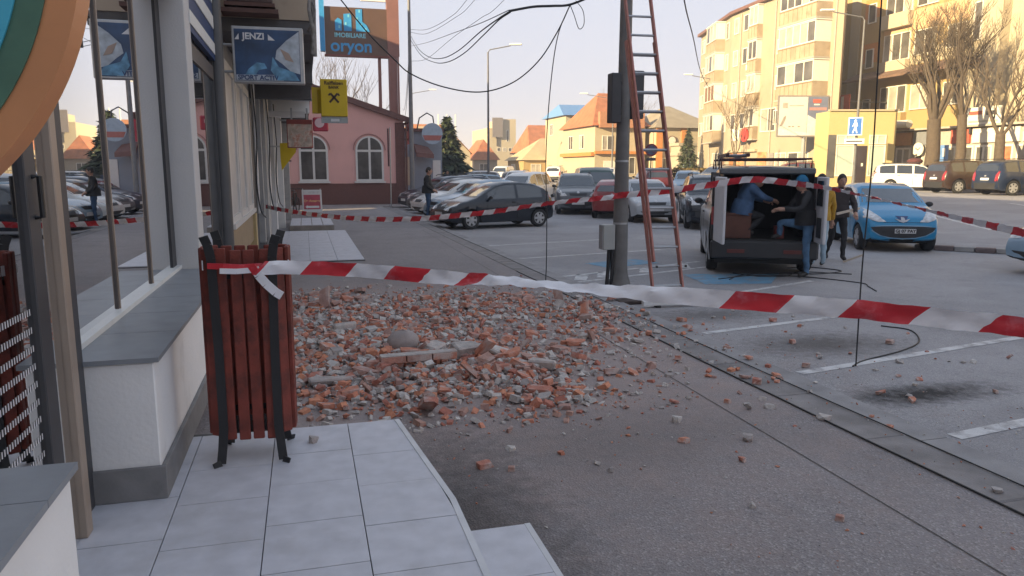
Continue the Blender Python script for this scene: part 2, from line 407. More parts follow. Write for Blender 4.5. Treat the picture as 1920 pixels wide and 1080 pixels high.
while y > -.3:
    MB().bx(.655, .95, y - .445, y, .09, .112).build('tile', M_tile, low); y -= .45
MB().bar((.965, -.5, .101), (.965, 3.235, .101), .028, .023).build('edge_trim', M_trim, low)

# ================================================================ near shop: low ledges, glazed door, display window, pillar
G_shop = glass_mat('shop_glass', (.42, .44, .46), 1.7, 2.9, .004)
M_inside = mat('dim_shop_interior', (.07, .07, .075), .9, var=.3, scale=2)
M_beige = mat('beige_anodised_frame', (.36, .29, .235), .45, metal=.2, var=.06)
M_mull = mat('brown_window_frame', (.10, .085, .08), .5)
M_pillar = mat('pale_grey_render', (.56, .55, .545), .9, var=.05, scale=2, bump=.2, bscale=60, dirt=((.42, .40, .39), 2, .58, .4))
M_shut = mat('shutter_slat_grey', (.50, .51, .54), .5, metal=.3)
M_perf_light = mat('perforation_light_tone', (.60, .60, .62), .6)
shop = thing('near_shop', 'near shop front with dark framed glass door, display window and white ledges', 'shop', (-1.1, 4, 0))
shop_o = Vector((-1.1, 4, 0))
def SB(): 
    return MB()
def loc_build(b, name, mats, parent=None, par_o=shop_o, **k):
    for i, v in enumerate(b.v): b.v[i] = v - par_o
    return b.build(name, mats, parent or shop, **k)
# upper wall, interior
loc_build(MB().bx(-9, -.98, -13.0, 7.48, 3.25, 9.4), 'upper_wall', M_plaster)
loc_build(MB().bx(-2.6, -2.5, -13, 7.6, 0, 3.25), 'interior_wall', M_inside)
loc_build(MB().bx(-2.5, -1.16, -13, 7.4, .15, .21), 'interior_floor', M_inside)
loc_build(MB().bx(-9, -1.0, -13, .3, 0, 3.25), 'end_wall', M_plaster)
# two ledges
for (ya, yb, lab) in ((3.76, 7.10, None), (.35, 2.43, None)):
    lg = loc_build(MB().bx(-1.16, -.725, ya, yb, .20, .895), 'ledge', M_plaster, bevel=.006)
    x0 = ya
    t = MB()
    while x0 < yb - .01:
        x1 = min(yb, x0 + .6)
        loc_build(MB().bx(-1.145, -.70, x0 + .002 - (.02 if x0 == ya else 0), x1 - .002, .898, .921), 'ledge_tile', M_tile2, lg); x0 = x1
    loc_build(MB().bx(-1.15, -.70, ya - .025, ya - .001, .222, .385), 'skirting', M_skirt, lg, bevel=.003)
    loc_build(MB().bx(-.724, -.70, ya, yb, .222, .385), 'skirting', M_skirt, lg, bevel=.003)
# display window above the far ledge
wf = loc_build(MB().bx(-1.17, -1.085, 3.76, 7.15, .922, .952), 'window_sill_bar', M_white)
for yy in (4.98, 6.03):
    wd = .034
    m = loc_build(MB().bx(-1.15, -1.128, yy - wd / 2, yy + wd / 2, .952, 3.25), 'mullion', M_mull)
    loc_build(MB().bx(-1.128, -1.120, yy + .002 , yy + .017, .952, 3.25), 'mullion_bead', M_beige, m)
loc_build(MB().bx(-1.18, -1.125, 6.95, 7.14, .952, 3.25), 'mullion', M_dark)
loc_build(MB().bx(-1.145, -1.137, 3.55, 6.93, .952, 3.25), 'window_pane', G_shop)
# perforated roller shutter behind the window
sh = loc_build(MB().bx(-1.32, -1.30, 3.6, 3.64, .93, 1.5), 'shutter_rail', M_dark)
for k in range(8):
    z = .965 + k * .068
    s_ = loc_build(MB().bx(-1.285, -1.27, 3.62, 6.95, z, z + .05), 'shutter_slat', M_shut)
    q = MB()
    for i in range(110):
        yy = 3.64 + i * .03
        q.add([(-1.1345, yy, z + .012), (-1.1345, yy + .030, z + .012), (-1.1345, yy + .030, z + .022), (-1.1345, yy, z + .022)], [(0, 1, 2, 3)])
# glass door between the ledges
dr = loc_build(MB().bx(-1.02, -.965, 3.395, 3.475, .222, 3.25), 'door_post', M_beige, bevel=.004)
loc_build(MB().bx(-1.06, -1.02, 3.36, 3.75, .222, 3.25), 'door_frame', M_dark)
leaf = loc_build(MB().bx(-1.02, -.975, 3.10, 3.225, .23, 3.2), 'glass_door', M_dark, bevel=.004)
loc_build(MB().bx(-1.02, -.975, .35, .45, .23, 3.2), 'door_stile', M_dark, leaf)
loc_build(MB().bx(-1.02, -.975, .45, 3.10, .23, .36), 'door_rail', M_dark, leaf)
loc_build(MB().bx(-1.003, -.995, .45, 3.10, .36, 3.2), 'door_pane', G_shop, leaf)
loc_build(MB().bx(-1.003, -.995, 3.235, 3.39, .23, 3.2), 'side_pane', G_shop, leaf)
loc_build(MB().tube([(-.975, 3.17, 1.62), (-.95, 3.17, 1.62), (-.95, 3.17, 1.77), (-.975, 3.17, 1.77)], .010), 'door_handle', M_black, leaf, smooth=40)
for k in range(14):
    z = .37 + k * .068
    s_ = loc_build(MB().bx(-1.09, -1.075, .4, 3.36, z, z + .05), 'shutter_slat', M_shut)
    q = MB()
    for i in range(110):
        yy = .5 + i * .0235
        q.add([(-.9935, yy, z + .012), (-.9935, yy + .010, z + .012), (-.9935, yy + .010, z + .036), (-.9935, yy, z + .036)], [(0, 1, 2, 3)])
    tag(loc_build(q, 'perforation_light', M_perf_light, s_), kind='stuff')  # pale dashes on the glass stand for light through the slat holes
loc_build(MB().bx(-1.075, -1.05, 3.02, 3.09, .23, 3.2), 'shutter_guide', M_black)
loc_build(MB().bx(-1.6, -.93, 7.15, 7.50, .2, 3.3), 'pillar', M_pillar, bevel=.006)
# half-round blade sign high on the shop, its rings seen edge of frame
sg = thing('round_blade_sign', 'round hanging sign with blue centre, green ring and orange rim', 'sign', (-1.16, 1.2, 2.12))
cx, cz = .145, 0
def ring(r, cxo, y, t):
    b = MB(); P = []
    for i in range(65):
        a = -math.pi / 2 + math.pi * i / 64; x = cxo + r * math.cos(a); P.append((max(0.0, x), r * math.sin(a)))
    P = [(0.0, -r)] + P + [(0.0, r)]
    return b.prism(P, y - t, y, FR((0, 0, 0), (1, 0, 0), (0, 0, 1)))
ring(.455, .43, .03, .06).build('rim', mat('orange_sign_print', (.60, .26, .11), .5, var=.1), sg)
ring(.455 - .036, .43, .035, .004).build('ring', mat('green_sign_print', (.075, .17, .115), .5, var=.25, scale=14), sg)
ring(.455 - .068, .43, .040, .004).build('centre', mat('blue_sign_print', (.07, .44, .60), .5, var=.05), sg)

# ================================================================ slatted bin
bn = thing('litter_bin', 'red brown wooden slatted litter bin on black iron legs', 'bin', (-.325, 4.24, .222), R(-3))
M_wood = mat('red_stained_wood', (.19, .036, .023), .65, var=.45, scale=7, bump=.5, bscale=35, dirt=((.04, .016, .013), 5, .50, .9))
M_iron = mat('black_iron', (.018, .018, .02), .6, bump=.15)
def slat(x, y, ang, wd=.052, z0=.15, z1=1.165, th=.022):
    o = MB().box((0, 0, (z0 + z1) / 2), (wd, th, z1 - z0)).build('slat', M_wood, bn, bevel=.004)
    o.location = (x, y, 0); o.rotation_euler = (rnd.uniform(-.006, .006), rnd.uniform(-.008, .008), ang)
for i, x in enumerate((-.098, -.033, .033, .098)):
    slat(x, -.115, 0, z0=.125 + rnd.uniform(-.005, .005), z1=1.165 + rnd.uniform(-.008, .004))
    slat(x, .115, 0, z0=.13, z1=1.16)
for s_ in (-1, 1):
    slat(s_ * .165, -.095, s_ * R(35), z0=.15); slat(s_ * .165, .095, -s_ * R(35), z0=.15)
    slat(s_ * .195, -.032, R(90), z0=.15); slat(s_ * .195, .034, R(90), z0=.15)
for s_ in (-1, 1):
    for f in (-1, 1):
        y0 = f * .142
        pts = [(s_ * .162, y0 + f * .022, 1.235), (s_ * .148, y0 + f * .01, 1.19), (s_ * .138, y0, 1.12), (s_ * .128, y0, .6), (s_ * .128, y0, .2), (s_ * .136, y0 + f * .006, .10), (s_ * .145, y0 + f * .02, .012), (s_ * .175, y0 + f * .05, .004)]
        b = MB()
        for a, q in zip(pts[:-1], pts[1:]): b.bar(a, q, .042, .008, 0, (0, f, .001))
        b.build('leg', M_iron, bn)
for z in (.24, 1.02):
    P = [(-.105, -.128), (.105, -.128), (.185, -.09), (.207, 0), (.185, .09), (.105, .128), (-.105, .128), (-.185, .09), (-.207, 0), (-.185, -.09)]
    b = MB()
    for i in range(10):
        p, q = P[i], P[(i + 1) % 10]; b.bar((p[0] * .9, p[1] * .78, z), (q[0] * .9, q[1] * .78, z), .006, .03)
    b.build('hoop', M_iron, bn)
MB().prism([(x * .86, y * .72) for x, y in P], .155, .17).build('bottom_plate', M_iron, bn)

bn.scale = (1.10, 1.0, 1.0)
# ================================================================ second building: narrow fronts, then the overhanging storey
M_wall2 = mat('grey_stained_render', (.38, .37, .36), .9, var=.15, scale=3, bump=.3, bscale=50, dirt=((.14, .135, .13), 1.5, .52, .6))
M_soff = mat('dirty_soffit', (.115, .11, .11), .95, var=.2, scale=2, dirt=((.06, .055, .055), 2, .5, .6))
M_cream = mat('beige_render', (.42, .34, .26), .9, var=.08, scale=3, dirt=((.24, .19, .15), 2, .58, .5))
M_peach_refl = mat('peach_reflection_tone', (.52, .43, .38), .6, var=.12, scale=1.5)
M_pvc = mat('white_pvc_frame', (.62, .61, .60), .4, var=.05)
M_pipe = mat('dark_downpipe', (.075, .077, .082), .5)
G_win = glass_mat('window_glass', (.55, .57, .58), 1.5, 1.6, .01)
b2 = thing('terrace_building', 'grey old terrace building with an overhanging upper storey', 'building', (-1.0, 18, 0))
o2 = Vector((-1.0, 18, 0))
def B2(b, name, m, parent=None, **k): return loc_build(b, name, m, parent or b2, o2, **k)
B2(MB().bx(-4, -1.02, 7.5, 31.5, 0, 3.72), 'wall', M_wall2)
B2(MB().bx(-9, -.98, 7.5, 10.58, 3.25, 9.4), 'upper_wall', M_plaster)
B2(MB().bx(-9, .15, 10.60, 31, 3.72, 9.4), 'upper_storey', M_cream)
B2(MB().bx(-20, -7.6, 31.2, 47, 0, 13.5), 'added_shade_block', M_plaster)  # unseen block, added to keep the sun off the pink house and totem
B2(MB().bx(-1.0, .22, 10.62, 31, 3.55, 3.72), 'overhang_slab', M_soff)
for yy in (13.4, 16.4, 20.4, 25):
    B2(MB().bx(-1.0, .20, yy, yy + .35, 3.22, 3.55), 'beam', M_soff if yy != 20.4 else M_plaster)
B2(MB().bx(-1.0, .08, 20.0, 20.38, 3.08, 3.22), 'lintel', M_pvc)
# first window, panels behind glass painted as the reflection of a sunlit building
f = B2(MB().bx(-1.02, -.955, 7.55, 9.45, 2.80, 2.95), 'window_frame', M_mull)
B2(MB().bx(-1.02, -.955, 7.52, 7.66, .6, 2.8), 'frame_post', M_dark, f)
B2(MB().bx(-1.02, -.965, 8.50, 8.54, .6, 2.8), 'frame_post', M_mull, f)
B2(MB().bx(-1.02, -.99, 7.66, 8.5, .6, 2.8), 'reflection_panel', M_peach_refl, f); B2(MB().bx(-1.02, -.985, 8.54, 9.3, .6, 2.8), 'reflection_panel', M_peach_refl, f)
B2(MB().bx(-.975, -.969, 7.66, 9.3, .6, 2.8), 'pane', G_win, f)
B2(MB().bx(-1.0, -.90, 7.5, 9.4, .5, .6), 'window_sill', M_pvc)
B2(MB().tube([(-.93, 9.55, 0), (-.93, 9.55, 3.9)], .085, 12), 'downpipe', M_pipe, smooth=40)
B2(MB().bx(-1.05, -.96, 9.42, 9.95, 0, 3.9), 'pier', M_pipe)
B2(MB().bx(-1.02, -.95, 9.98, 10.45, .95, 3.9), 'pier', M_cream)
# white framed windows
wfr = B2(MB().bx(-1.02, -.90, 10.5, 15.0, 1.0, 1.07), 'window_sill', M_pvc)
for y0, y1 in ((10.5, 11.9), (12.05, 13.4), (13.5, 14.9)):
    f = B2(MB().bx(-1.0, -.93, y0, y0 + .14, 1.07, 3.2).bx(-1.0, -.93, y1 - .1, y1, 1.07, 3.2).bx(-1.0, -.93, y0 + .14, y1 - .1, 3.08, 3.2).bx(-1.0, -.93, y0 + .14, y1 - .1, 1.07, 1.16), 'window_frame', M_pvc)
    B2(MB().bx(-1.0, -.96, y0 + .14, y1 - .1, 1.16, 3.08), 'pane', mat('net_curtain', (.50, .49, .48), .35, var=.1), f)
B2(MB().bx(-1.02, -.95, 10.5, 14.6, .5, .97), 'tan_panel', mat('tan_panel', (.32, .24, .15), .7))
B2(MB().bx(-1.02, -.90, 14.65, 15.0, .0, .97), 'yellow_corner', mat('pale_yellow_board', (.50, .38, .19), .7))
B2(MB().bx(-1.04, -.96, 15.3, 16.6, .05, 3.0), 'doorway', M_dark)
B2(MB().bx(-1.0, -.84, 16.6, 16.9, 0, 3.5), 'pier', M_wall2)
B2(MB().bx(-1.0, -.80, 17.6, 18.6, 0, 3.5), 'pier', M_wall2)
B2(MB().bx(-1.0, -.72, 20.2, 20.9, 0, 3.5), 'pier', M_pillar)
B2(MB().bx(-1.0, -.62, 23.8, 24.6, 0, 3.5), 'pier', M_pvc)
B2(MB().bx(-1.0, -.50, 27.5, 28.3, 0, 3.5), 'pier', M_wall2)
B2(MB().bx(-1.0, -.84, 15.3, 18.4, 0, .25), 'dark_step', M_dark)
# drooping wall cables and pipes on the piers
for k, (yy, x) in enumerate(((15.6, -.9), (18.0, -.76), (20.1, -.68))):
    B2(MB().tube(spline([(x, yy, 3.4), (x + .03, yy + .1, 2.4), (x - .01, yy + .05, 1.6), (x + .03, yy + .2, 1.0), (x + .1, yy + .7, .8)]), .014, 6), 'wall_cable', M_black, smooth=60)
    B2(MB().tube([(x - .02, yy + .45, 3.5), (x - .02, yy + .45, .9)], .035, 8), 'white_pipe', M_pvc, smooth=60)
# blue and white fascia
fas = thing('fascia_sign', 'dark blue fascia sign with white slanted bars above the first window', 'sign', (-.95, 8.3, 3.3))
M_navy = mat('navy_sign', (.02, .05, .15), .4)
MB().bx(-.03, .02, -.9, 1.15, -.28, .6).build('panel', M_navy, fas)
for (z0, z1) in ((-.22, -.10), (.06, .20), (.34, .5)):
    MB().bx(.021, .03, -.85, 1.1, z0, z1).build('bar', M_white, fas)
# air conditioner on the end wall of the overhang
ac = thing('air_conditioner', 'old rusty framed air conditioner on the beige end wall', 'air conditioner', (-.57, 10.4, 3.85))
MB().bx(-.27, .27, -.12, .12, 0, .5).build('casing', mat('rusty_casing', (.06, .035, .03), .7, var=.3), ac, bevel=.01)
for i in range(5): MB().bx(-.2, .2, -.135, -.12, .08 + i * .08, .11 + i * .08).build('louvre', M_dark, ac)
MB().bx(-.30, .30, -.15, .17, -.05, -.005).bx(-.34, .34, -.17, .17, -.13, -.08).build('bracket', mat('rust_brown', (.10, .05, .04), .8, var=.3), ac)

# ================================================================ signs along the shops
def T(x, y, z): return FR((x, y, z), (1, 0, 0), (0, 0, 1))
jz = thing('light_box_sign', 'blue hanging light box sign with a white fish picture and JENZI lettering', 'sign', (-.365, 10.0, 3.18), R(-2))
b = MB().bx(-.42, .42, 0, .16, -.335, .335).build('casing', M_steel, jz, bevel=.008)
MB().bx(-.39, .375, -.006, -.001, -.31, .30).build('face', mat('deep_blue_print', (.022, .060, .14), .35, var=.75, scale=3.2, detail=8), jz)
M_pale = mat('pale_print', (.42, .47, .52), .5, var=.3, scale=10); M_ltb = mat('light_blue_print', (.12, .29, .45), .5, var=.6, scale=9)
def art(poly, m, y, nm, par): return MB().prism(poly, 0, .003, T(0, y, 0)).build(nm, m, par)
art([(.37, .29), (.22, .18), (.10, .06), (.08, -.04), (.16, -.10), (.26, -.19), (.37, -.22)], M_pale, -.006, 'print_shape', jz)
art([(.14, .08), (.24, .03), (.30, -.08), (.20, -.05)], mat('sand_print', (.36, .27, .22), .5), -.0095, 'print_shape', jz)
art([(.05, -.02), (.12, -.14), (.30, -.20), (.36, -.30), (.10, -.30), (.02, -.18)], M_ltb, -.0095, 'print_shape', jz)
art([(-.28, -.24), (-.24, -.17), (-.14, -.09), (-.05, -.10), (-.02, -.16), (-.12, -.18), (-.16, -.24)], M_ltb, -.006, 'print_shape', jz)
art([(-.385, -.305), (-.385, -.24), (.12, -.235), (.17, -.305)], M_pale, -.007, 'print_band', jz)
M_letw = mat('white_lettering', (.66, .67, .68), .5)
text('JENZI', 'lettering', M_letw, jz, T(-.165, -.009, .215), .105, bold=.003)
art([(-.385, .175), (-.335, .175), (-.335, .245)], M_letw, -.008, 'emblem', jz); art([(.005, .245), (.005, .175), (.085, .175)], M_letw, -.008, 'emblem', jz)
text('SPORT ACTIV', 'lettering', M_navy, jz, T(-.13, -.012, -.275), .078, bold=.002)
MB().tube([(-.42, .08, .12), (-.66, .08, .12)], .018).tube([(-.42, .08, -.2), (-.66, .08, -.2)], .018).build('bracket', M_steel, jz, smooth=40)

M_yel = mat('yellow_sign', (.62, .44, .004), .5, var=.05)
M_ylet = mat('dark_brown_lettering', (.06, .03, .01), .5)
rb = thing('bank_sign', 'yellow bank light box sign with a black crossed gable emblem', 'sign', (.67, 17.0, 3.28))
MB().bx(-.26, .30, 0, .2, -.36, .42).build('casing', M_yel, rb, bevel=.01)
MB().add([(-.26, .03, .17), (-.42, .45, .27), (-.42, .45, -.27), (-.26, .03, -.30)], [(0, 1, 2, 3)]).bx(-.44, -.26, .2, .5, -.28, .26).build('side_panel', M_yel, rb)
text('Raiffeisen', 'lettering', M_ylet, rb, T(.02, -.006, .335), .105, bold=.002)
text('BANK', 'lettering', M_ylet, rb, T(.02, -.006, .245), .085, bold=.002)
e = MB()
for s_ in (-1, 1):
    e.bar((.02 - s_ * .095, -.006, -.07), (.02 + s_ * .075, -.006, .12), .045, .008, 0, (0, 1, 0))
    e.bar((.02 + s_ * .075, -.0075, .12), (.02 + s_ * .115, -.0075, .075), .036, .006, 0, (0, 1, 0))
e.build('emblem', M_ylet, rb)
MB().bx(-.26, .30, .05, .15, -.50, -.37).build('lower_panel', mat('grey_glass_panel', (.30, .34, .35), .25), rb)
MB().bx(-.06, .12, .042, .048, -.47, -.41).build('print_patch', M_letw, rb)
MB().tube([(-.26, .3, .0), (-.85, .3, .0)], .03).build('bracket', M_steel, rb)
yf = thing('yellow_pennant_sign', 'yellow bank sign tapering to a point low under the overhang', 'sign', (-.37, 20.0, 2.43))
MB().prism([(-.19, 0), (.21, .02), (.19, -.22), (.0, -.46), (-.17, -.68), (-.19, -.4)], 0, .05, T(0, 0, 0)).build('panel', M_yel, yf)
MB().bx(-.19, .07, -.007, -.001, -.455, -.425).build('stripe', M_ylet, yf)
for i in range(3): MB().bx(-.12, .1, -.006, -.001, -.1 - i * .06, -.085 - i * .06).build('print_line', mat('ochre_print', (.35, .22, .01), .5), yf)
MB().bx(-.5, -.19, .0, .05, -.1, -.06).build('bracket', M_steel, yf)
fd = thing('picture_sign', 'colourful hanging picture sign with red top in the shade of the overhang', 'sign', (-.06, 19.0, 2.63))
MB().bx(-.30, .30, 0, .12, -.34, .33).build('casing', mat('red_casing', (.25, .05, .04), .5), fd, bevel=.01)
MB().bx(-.28, .28, -.006, -.001, -.32, .22).build('picture', mat('food_picture_print', (.5, .4, .33), .5, var=.5, scale=7, dirt=((.42, .10, .05), 6, .5, .9)), fd)
MB().bx(-.2, -.16, .03, .07, .33, .6).bx(.16, .2, .03, .07, .33, .6).build('bracket', M_steel, fd)
rs = thing('red_round_sign', 'small red square sign with a white disc before the pink house', 'sign', (.50, 22.0, 3.02))
MB().bx(-.21, .21, 0, .1, -.19, .19).build('casing', mat('crimson_sign', (.42, .03, .06), .45), rs, bevel=.03)
MB().lathe([(.13, 0), (.13, .006)], 20, 0, FR((-.03, -.007, .04), (1, 0, 0), (0, 0, 1))).build('disc', mat('pink_white_print', (.66, .48, .5), .5), rs)
MB().tube([(-.21, .05, .1), (-1.1, .05, .1)], .025).build('bracket', M_steel, rs)
# cable bundle hanging on the overhang edge
tag(MB().tube(spline([(.16, 9.9, 4.35), (.19, 9.9, 4.0), (.14, 9.9, 3.75), (.18, 9.9, 3.45), (.16, 9.9, 3.2)]), .022, 8).tube(spline([(.21, 9.95, 4.3), (.17, 9.95, 3.9), (.21, 9.95, 3.72), (.17, 9.95, 3.4)]), .015, 6)
    .tube([(.20, 10.1, 4.4), (.19, 10.1, 3.2)], .03, 8).tube([(.19, 10.1, 3.6), (.13, 10.65, 3.6)], .02, 6).build('cable_bundle', mat('dirty_grey_conduit', (.20, .19, .18), .8, var=.5, scale=12), smooth=50), 'tangled grey cable bundle on a conduit at the overhang corner', 'cable')
# ramp pad and steps further along
pad = tag(MB().bx(-1.0, 1.09, 14.9, 22.3, .003, .02).build('entrance_pad', M_grout), 'flat grey tiled entrance pad halfway along the pavement', 'paving', kind='structure')
for i in range(4):
    for j in range(12):
        MB().bx(-1 + i * .52 + .004, min(1.085, -1 + (i + 1) * .52 - .002), 14.9 + j * .61 + .004, 14.9 + (j + 1) * .61 - .004, .018, .035).build('tile', M_tile, pad)
st = thing('entrance_steps', 'low tiled entrance step with pale slabs before the advertising board', 'step', (.15, 24.4, 0))
MB().bx(-.62, .64, -1.7, 1.6, .005, .145).build('step_base', mat('stained_concrete', (.25, .22, .19), .9, var=.3, scale=5), st)
for i in range(4):
    for j in range(3):
        MB().bx(-.62 + i * .315 + .012, -.62 + (i + 1) * .315 - .012, -1.7 + j * 1.1 + .012, -1.7 + (j + 1) * 1.1 - .012, .145, .165).build('tile', M_tile, st)
tag(MB().bx(-.95, -.3, 13.4, 14.6, .004, .02).build('doormat', mat('doormat_rubber', (.02, .02, .021), .9)), 'black doormat on the pavement by the dark doorway', 'doormat')
# advertising board
ab = thing('advertising_board', 'red and white advertising board with a white arrow', 'sign', (.25, 30.0, .165), R(4))
Mf = Matrix.Rotation(R(-9), 4, 'X')
fr = MB().box((0, 0, .40), (.74, .03, .86), 0, 0, Mf).build('frame', M_pvc, ab, bevel=.01)
MB().box((0, -.02, .36), (.62, .008, .56), 0, 0, Mf).build('poster', mat('crimson_poster', (.42, .05, .08), .5, var=.25, scale=5), ab)
MB().box((0, -.021, .74), (.62, .008, .10), 0, 0, Mf).build('poster_head', mat('pale_poster', (.55, .53, .52), .5, var=.2, scale=9), ab)
text('De Amanet', 'lettering', mat('orange_lettering', (.75, .45, .2), .5), ab, Mf @ T(0, -.027, .40), .125, bold=.004)
MB().prism([(-.26, 0), (-.18, .07), (-.18, .04), (.26, .04), (.26, -.04), (-.18, -.04), (-.18, -.07)], .0, .006, Mf @ T(0, -.024, .17)).build('arrow', M_letw, ab)
MB().box((-.33, .25, .40), (.03, .03, .86), 0, 0, Matrix.Rotation(R(9), 4, 'X')).box((.33, .25, .40), (.03, .03, .86), 0, 0, Matrix.Rotation(R(9), 4, 'X')).build('rear_leg', M_pvc, ab)
# ================================================================ pink corner house
M_pink = mat('pink_render', (.68, .39, .365), .9, var=.06, scale=1.2, bump=.2, bscale=40, dirt=((.50, .28, .26), .9, .55, .5))
M_plinth = mat('dark_red_pebble_dash', (.15, .07, .06), .9, var=.35, scale=22, bump=.5, bscale=60)
M_brown = mat('brown_fascia', (.15, .075, .065), .7, var=.2)
M_rooft = mat('orange_roof_tile', (.36, .135, .065), .85, var=.25, scale=1.5, bump=.3, bscale=8)
ph = thing('pink_house', 'pink corner house with two arched white windows and a dark red plinth', 'house', (0, 39, 0))
def gz(x): return 4.28 + (5.0 - x) * .325 if x > -1.0 else 4.28 + 6.0 * .325 - (-1.0 - x) * .325
MB().prism([(-7, 0), (4.97, 0), (4.97, gz(4.97) - .1), (-1, gz(-1) - .1), (-7, gz(-7) - .1)], -8, 0, FR((0, 0, 0), (1, 0, 0), (0, 0, 1))).build('wall', M_pink, ph)
MB().bx(-7.05, 4.99, -.04, -.002, 0, 1.05).build('plinth', M_plinth, ph)
MB().bx(4.55, 5.03, -.06, .3, 0, 4.1).build('corner_pier', M_plinth, ph)
b = MB()
for sgn in (1,):
    b.add([(5.35, -.25, gz(5.35) - .12), (-1, -.25, gz(-1) - .12), (-1, -.25, gz(-1) + .16), (5.35, -.25, gz(5.35) + .16),
           (5.35, -.05, gz(5.35) - .12), (-1, -.05, gz(-1) - .12), (-1, -.05, gz(-1) + .16), (5.35, -.05, gz(5.35) + .16)],
          [(0, 3, 2, 1), (4, 5, 6, 7), (0, 1, 5, 4), (3, 7, 6, 2), (0, 4, 7, 3)])
    b.add([(-7.3, -.25, gz(-7.3) - .12), (-1, -.25, gz(-1) - .12), (-1, -.25, gz(-1) + .16), (-7.3, -.25, gz(-7.3) + .16)], [(0, 1, 2, 3)])
rf = MB().add([(5.35, -.25, gz(5.35) + .165), (-1, -.25, gz(-1) + .165), (-1, 8.3, gz(-1) + .165), (5.35, 8.3, gz(5.35) + .165), (-7.3, -.25, gz(-7.3) + .165), (-7.3, 8.3, gz(-7.3) + .165)],
              [(0, 3, 2, 1), (1, 2, 5, 4)]).build('roof', M_rooft, ph)
b.build('bargeboard', M_brown, rf)
MB().tube([(5.15, -.1, 4.1), (5.15, 8, 4.1)], .07, 8).tube([(5.1, -.12, 4.05), (5.08, -.12, .1)], .05, 8).build('gutter_pipe', M_brown, ph, smooth=40)
for xc in (.48, 3.23):
    wf = MB(); hw, zb, za = .70, 1.17, 2.72
    def arch(h, r, n=14): return [(-h, zb if h == hw else zb), (h, zb)] + [(r * math.cos(math.pi * i / n), za + r * math.sin(math.pi * i / n)) for i in range(n + 1)]
    outer = [(x + xc, z) for x, z in arch(hw, hw)]
    W = MB().prism(outer, .002, .05, FR((0, 0, 0), (1, 0, 0), (0, 0, 1))).build('window', M_pvc, ph)
    hwi = hw - .10
    for s_ in (-1, 1):
        P = [(s_ * .055, za + .02)] + [(s_ * max(.055, hwi * math.cos(math.pi / 2 * i / 8)), za + .02 + hwi * math.sin(math.pi / 2 * i / 8)) for i in range(9)]
        P = [(x + xc, z) for x, z in P]
        if s_ < 0: P = P[::-1]
        MB().prism(P, .052, .056, FR((0, 0, 0), (1, 0, 0), (0, 0, 1))).build('pane', mat('dark_old_glass', (.055, .05, .05), .12, var=.5, scale=3), W)
        MB().bx(xc + s_ * .055, xc + s_ * hwi, -.056, -.052, zb + .1, za - .09).build('pane', mat('dark_old_glass', ()), W)
    MB().bx(xc - .78, xc + .78, -.14, -.002, zb - .09, zb - .005).build('window_sill', M_pvc, W)
    P = [(xc + .80 * math.cos(math.pi * i / 14), za + .80 * math.sin(math.pi * i / 14)) for i in range(15)]
    bb = MB()
    for p, q in zip(P[:-1], P[1:]): bb.bar((p[0], -.02, p[1]), (q[0], -.02, q[1]), .04, .05, 0, (0, 1, 0))
    bb.build('arch_trim', mat('dark_pink_trim', (.33, .17, .155), .9), W)
pl = thing('narrow_sign_post', 'thin sign post with a narrow dark plate before the pink house', 'post', (3.82, 35.0, 0))
MB().tube([(0, 0, 0), (.03, 0, 3.65)], .03, 8).build('post', M_steel, pl, smooth=40)
MB().bx(-.10, -.03, -.02, .02, 1.9, 3.6).build('plate', mat('dark_red_plate', (.06, .02, .02), .5), pl)
bk = thing('black_bicycle', 'black bicycle leaning by the pink house corner behind the board', 'bicycle', (-.42, 31.5, 0), R(78))
for x in (-.5, .5):
    P = [(x + .31 * math.cos(2 * math.pi * i / 20), 0, .33 + .31 * math.sin(2 * math.pi * i / 20)) for i in range(21)]
    MB().tube(P, .022, 6, cap=False).build('wheel', M_rub, bk, smooth=60)
MB().tube([(-.5, 0, .33), (-.15, 0, .85), (.35, 0, .85), (.5, 0, .33)], .02, 6).tube([(-.15, 0, .85), (-.05, 0, .3), (.35, 0, .85)], .02, 6).build('frame', M_black, bk)
MB().tube([(.36, -.25, 1.0), (.38, 0, .98), (.36, .25, 1.0)], .015, 6).build('handlebar', M_black, bk)
MB().bx(-.28, -.04, -.06, .06, .9, .95).build('saddle', M_black, bk, bevel=.02)

# ================================================================ estate agency totem behind the pink house
to = thing('totem_sign', 'tall brown totem with blue oryon lettering and three blue towers', 'sign', (3.4, 48, 0))
M_tot = mat('brown_totem_panel', (.105, .06, .04), .5, var=.15, scale=1)
M_mast = mat('brown_mast_paint', (.21, .10, .085), .6, var=.1, scale=2)
M_cy = mat('bright_blue_print', (.035, .27, .56), .5, var=.08)
pn = MB().bx(-1.85, 1.85, -.2, .2, 8.6, 11.35).build('panel', M_tot, to)
MB().bx(-1.9, 1.95, -.24, .24, 8.5, 8.6).build('lower_rail', mat('red_brown_rail', (.16, .05, .04), .6), to)
MB().bx(-2.15, -1.87, -.35, .1, 8.75, 14).build('blue_return', M_cy, to)
ms = MB().bar((2.15, 0, 0), (2.15, 0, 8.6), .50, .45, 0, (0, 1, 0)).bar((2.2, 0, 8.6), (2.2, 0, 15), .72, .5, 0, (0, 1, 0)).build('mast', M_mast, to)
MB().tube([(1.35, 0, 0), (1.35, 0, 8.5)], .10, 8).tube([(2.46, -.28, 0), (2.46, -.28, 8.6)], .06, 8).build('leg', M_mast, to)
def TT(x, z, y=-.21): return FR((x, y, z), (1, 0, 0), (0, 0, 1))
text('oryon', 'lettering', M_cy, to, TT(-.32, 9.10), 1.02, bold=.02)
text('IMOBILIARE', 'lettering', mat('pale_cyan_lettering', (.20, .55, .66), .5), to, TT(-.38, 9.72), .36, bold=.008)
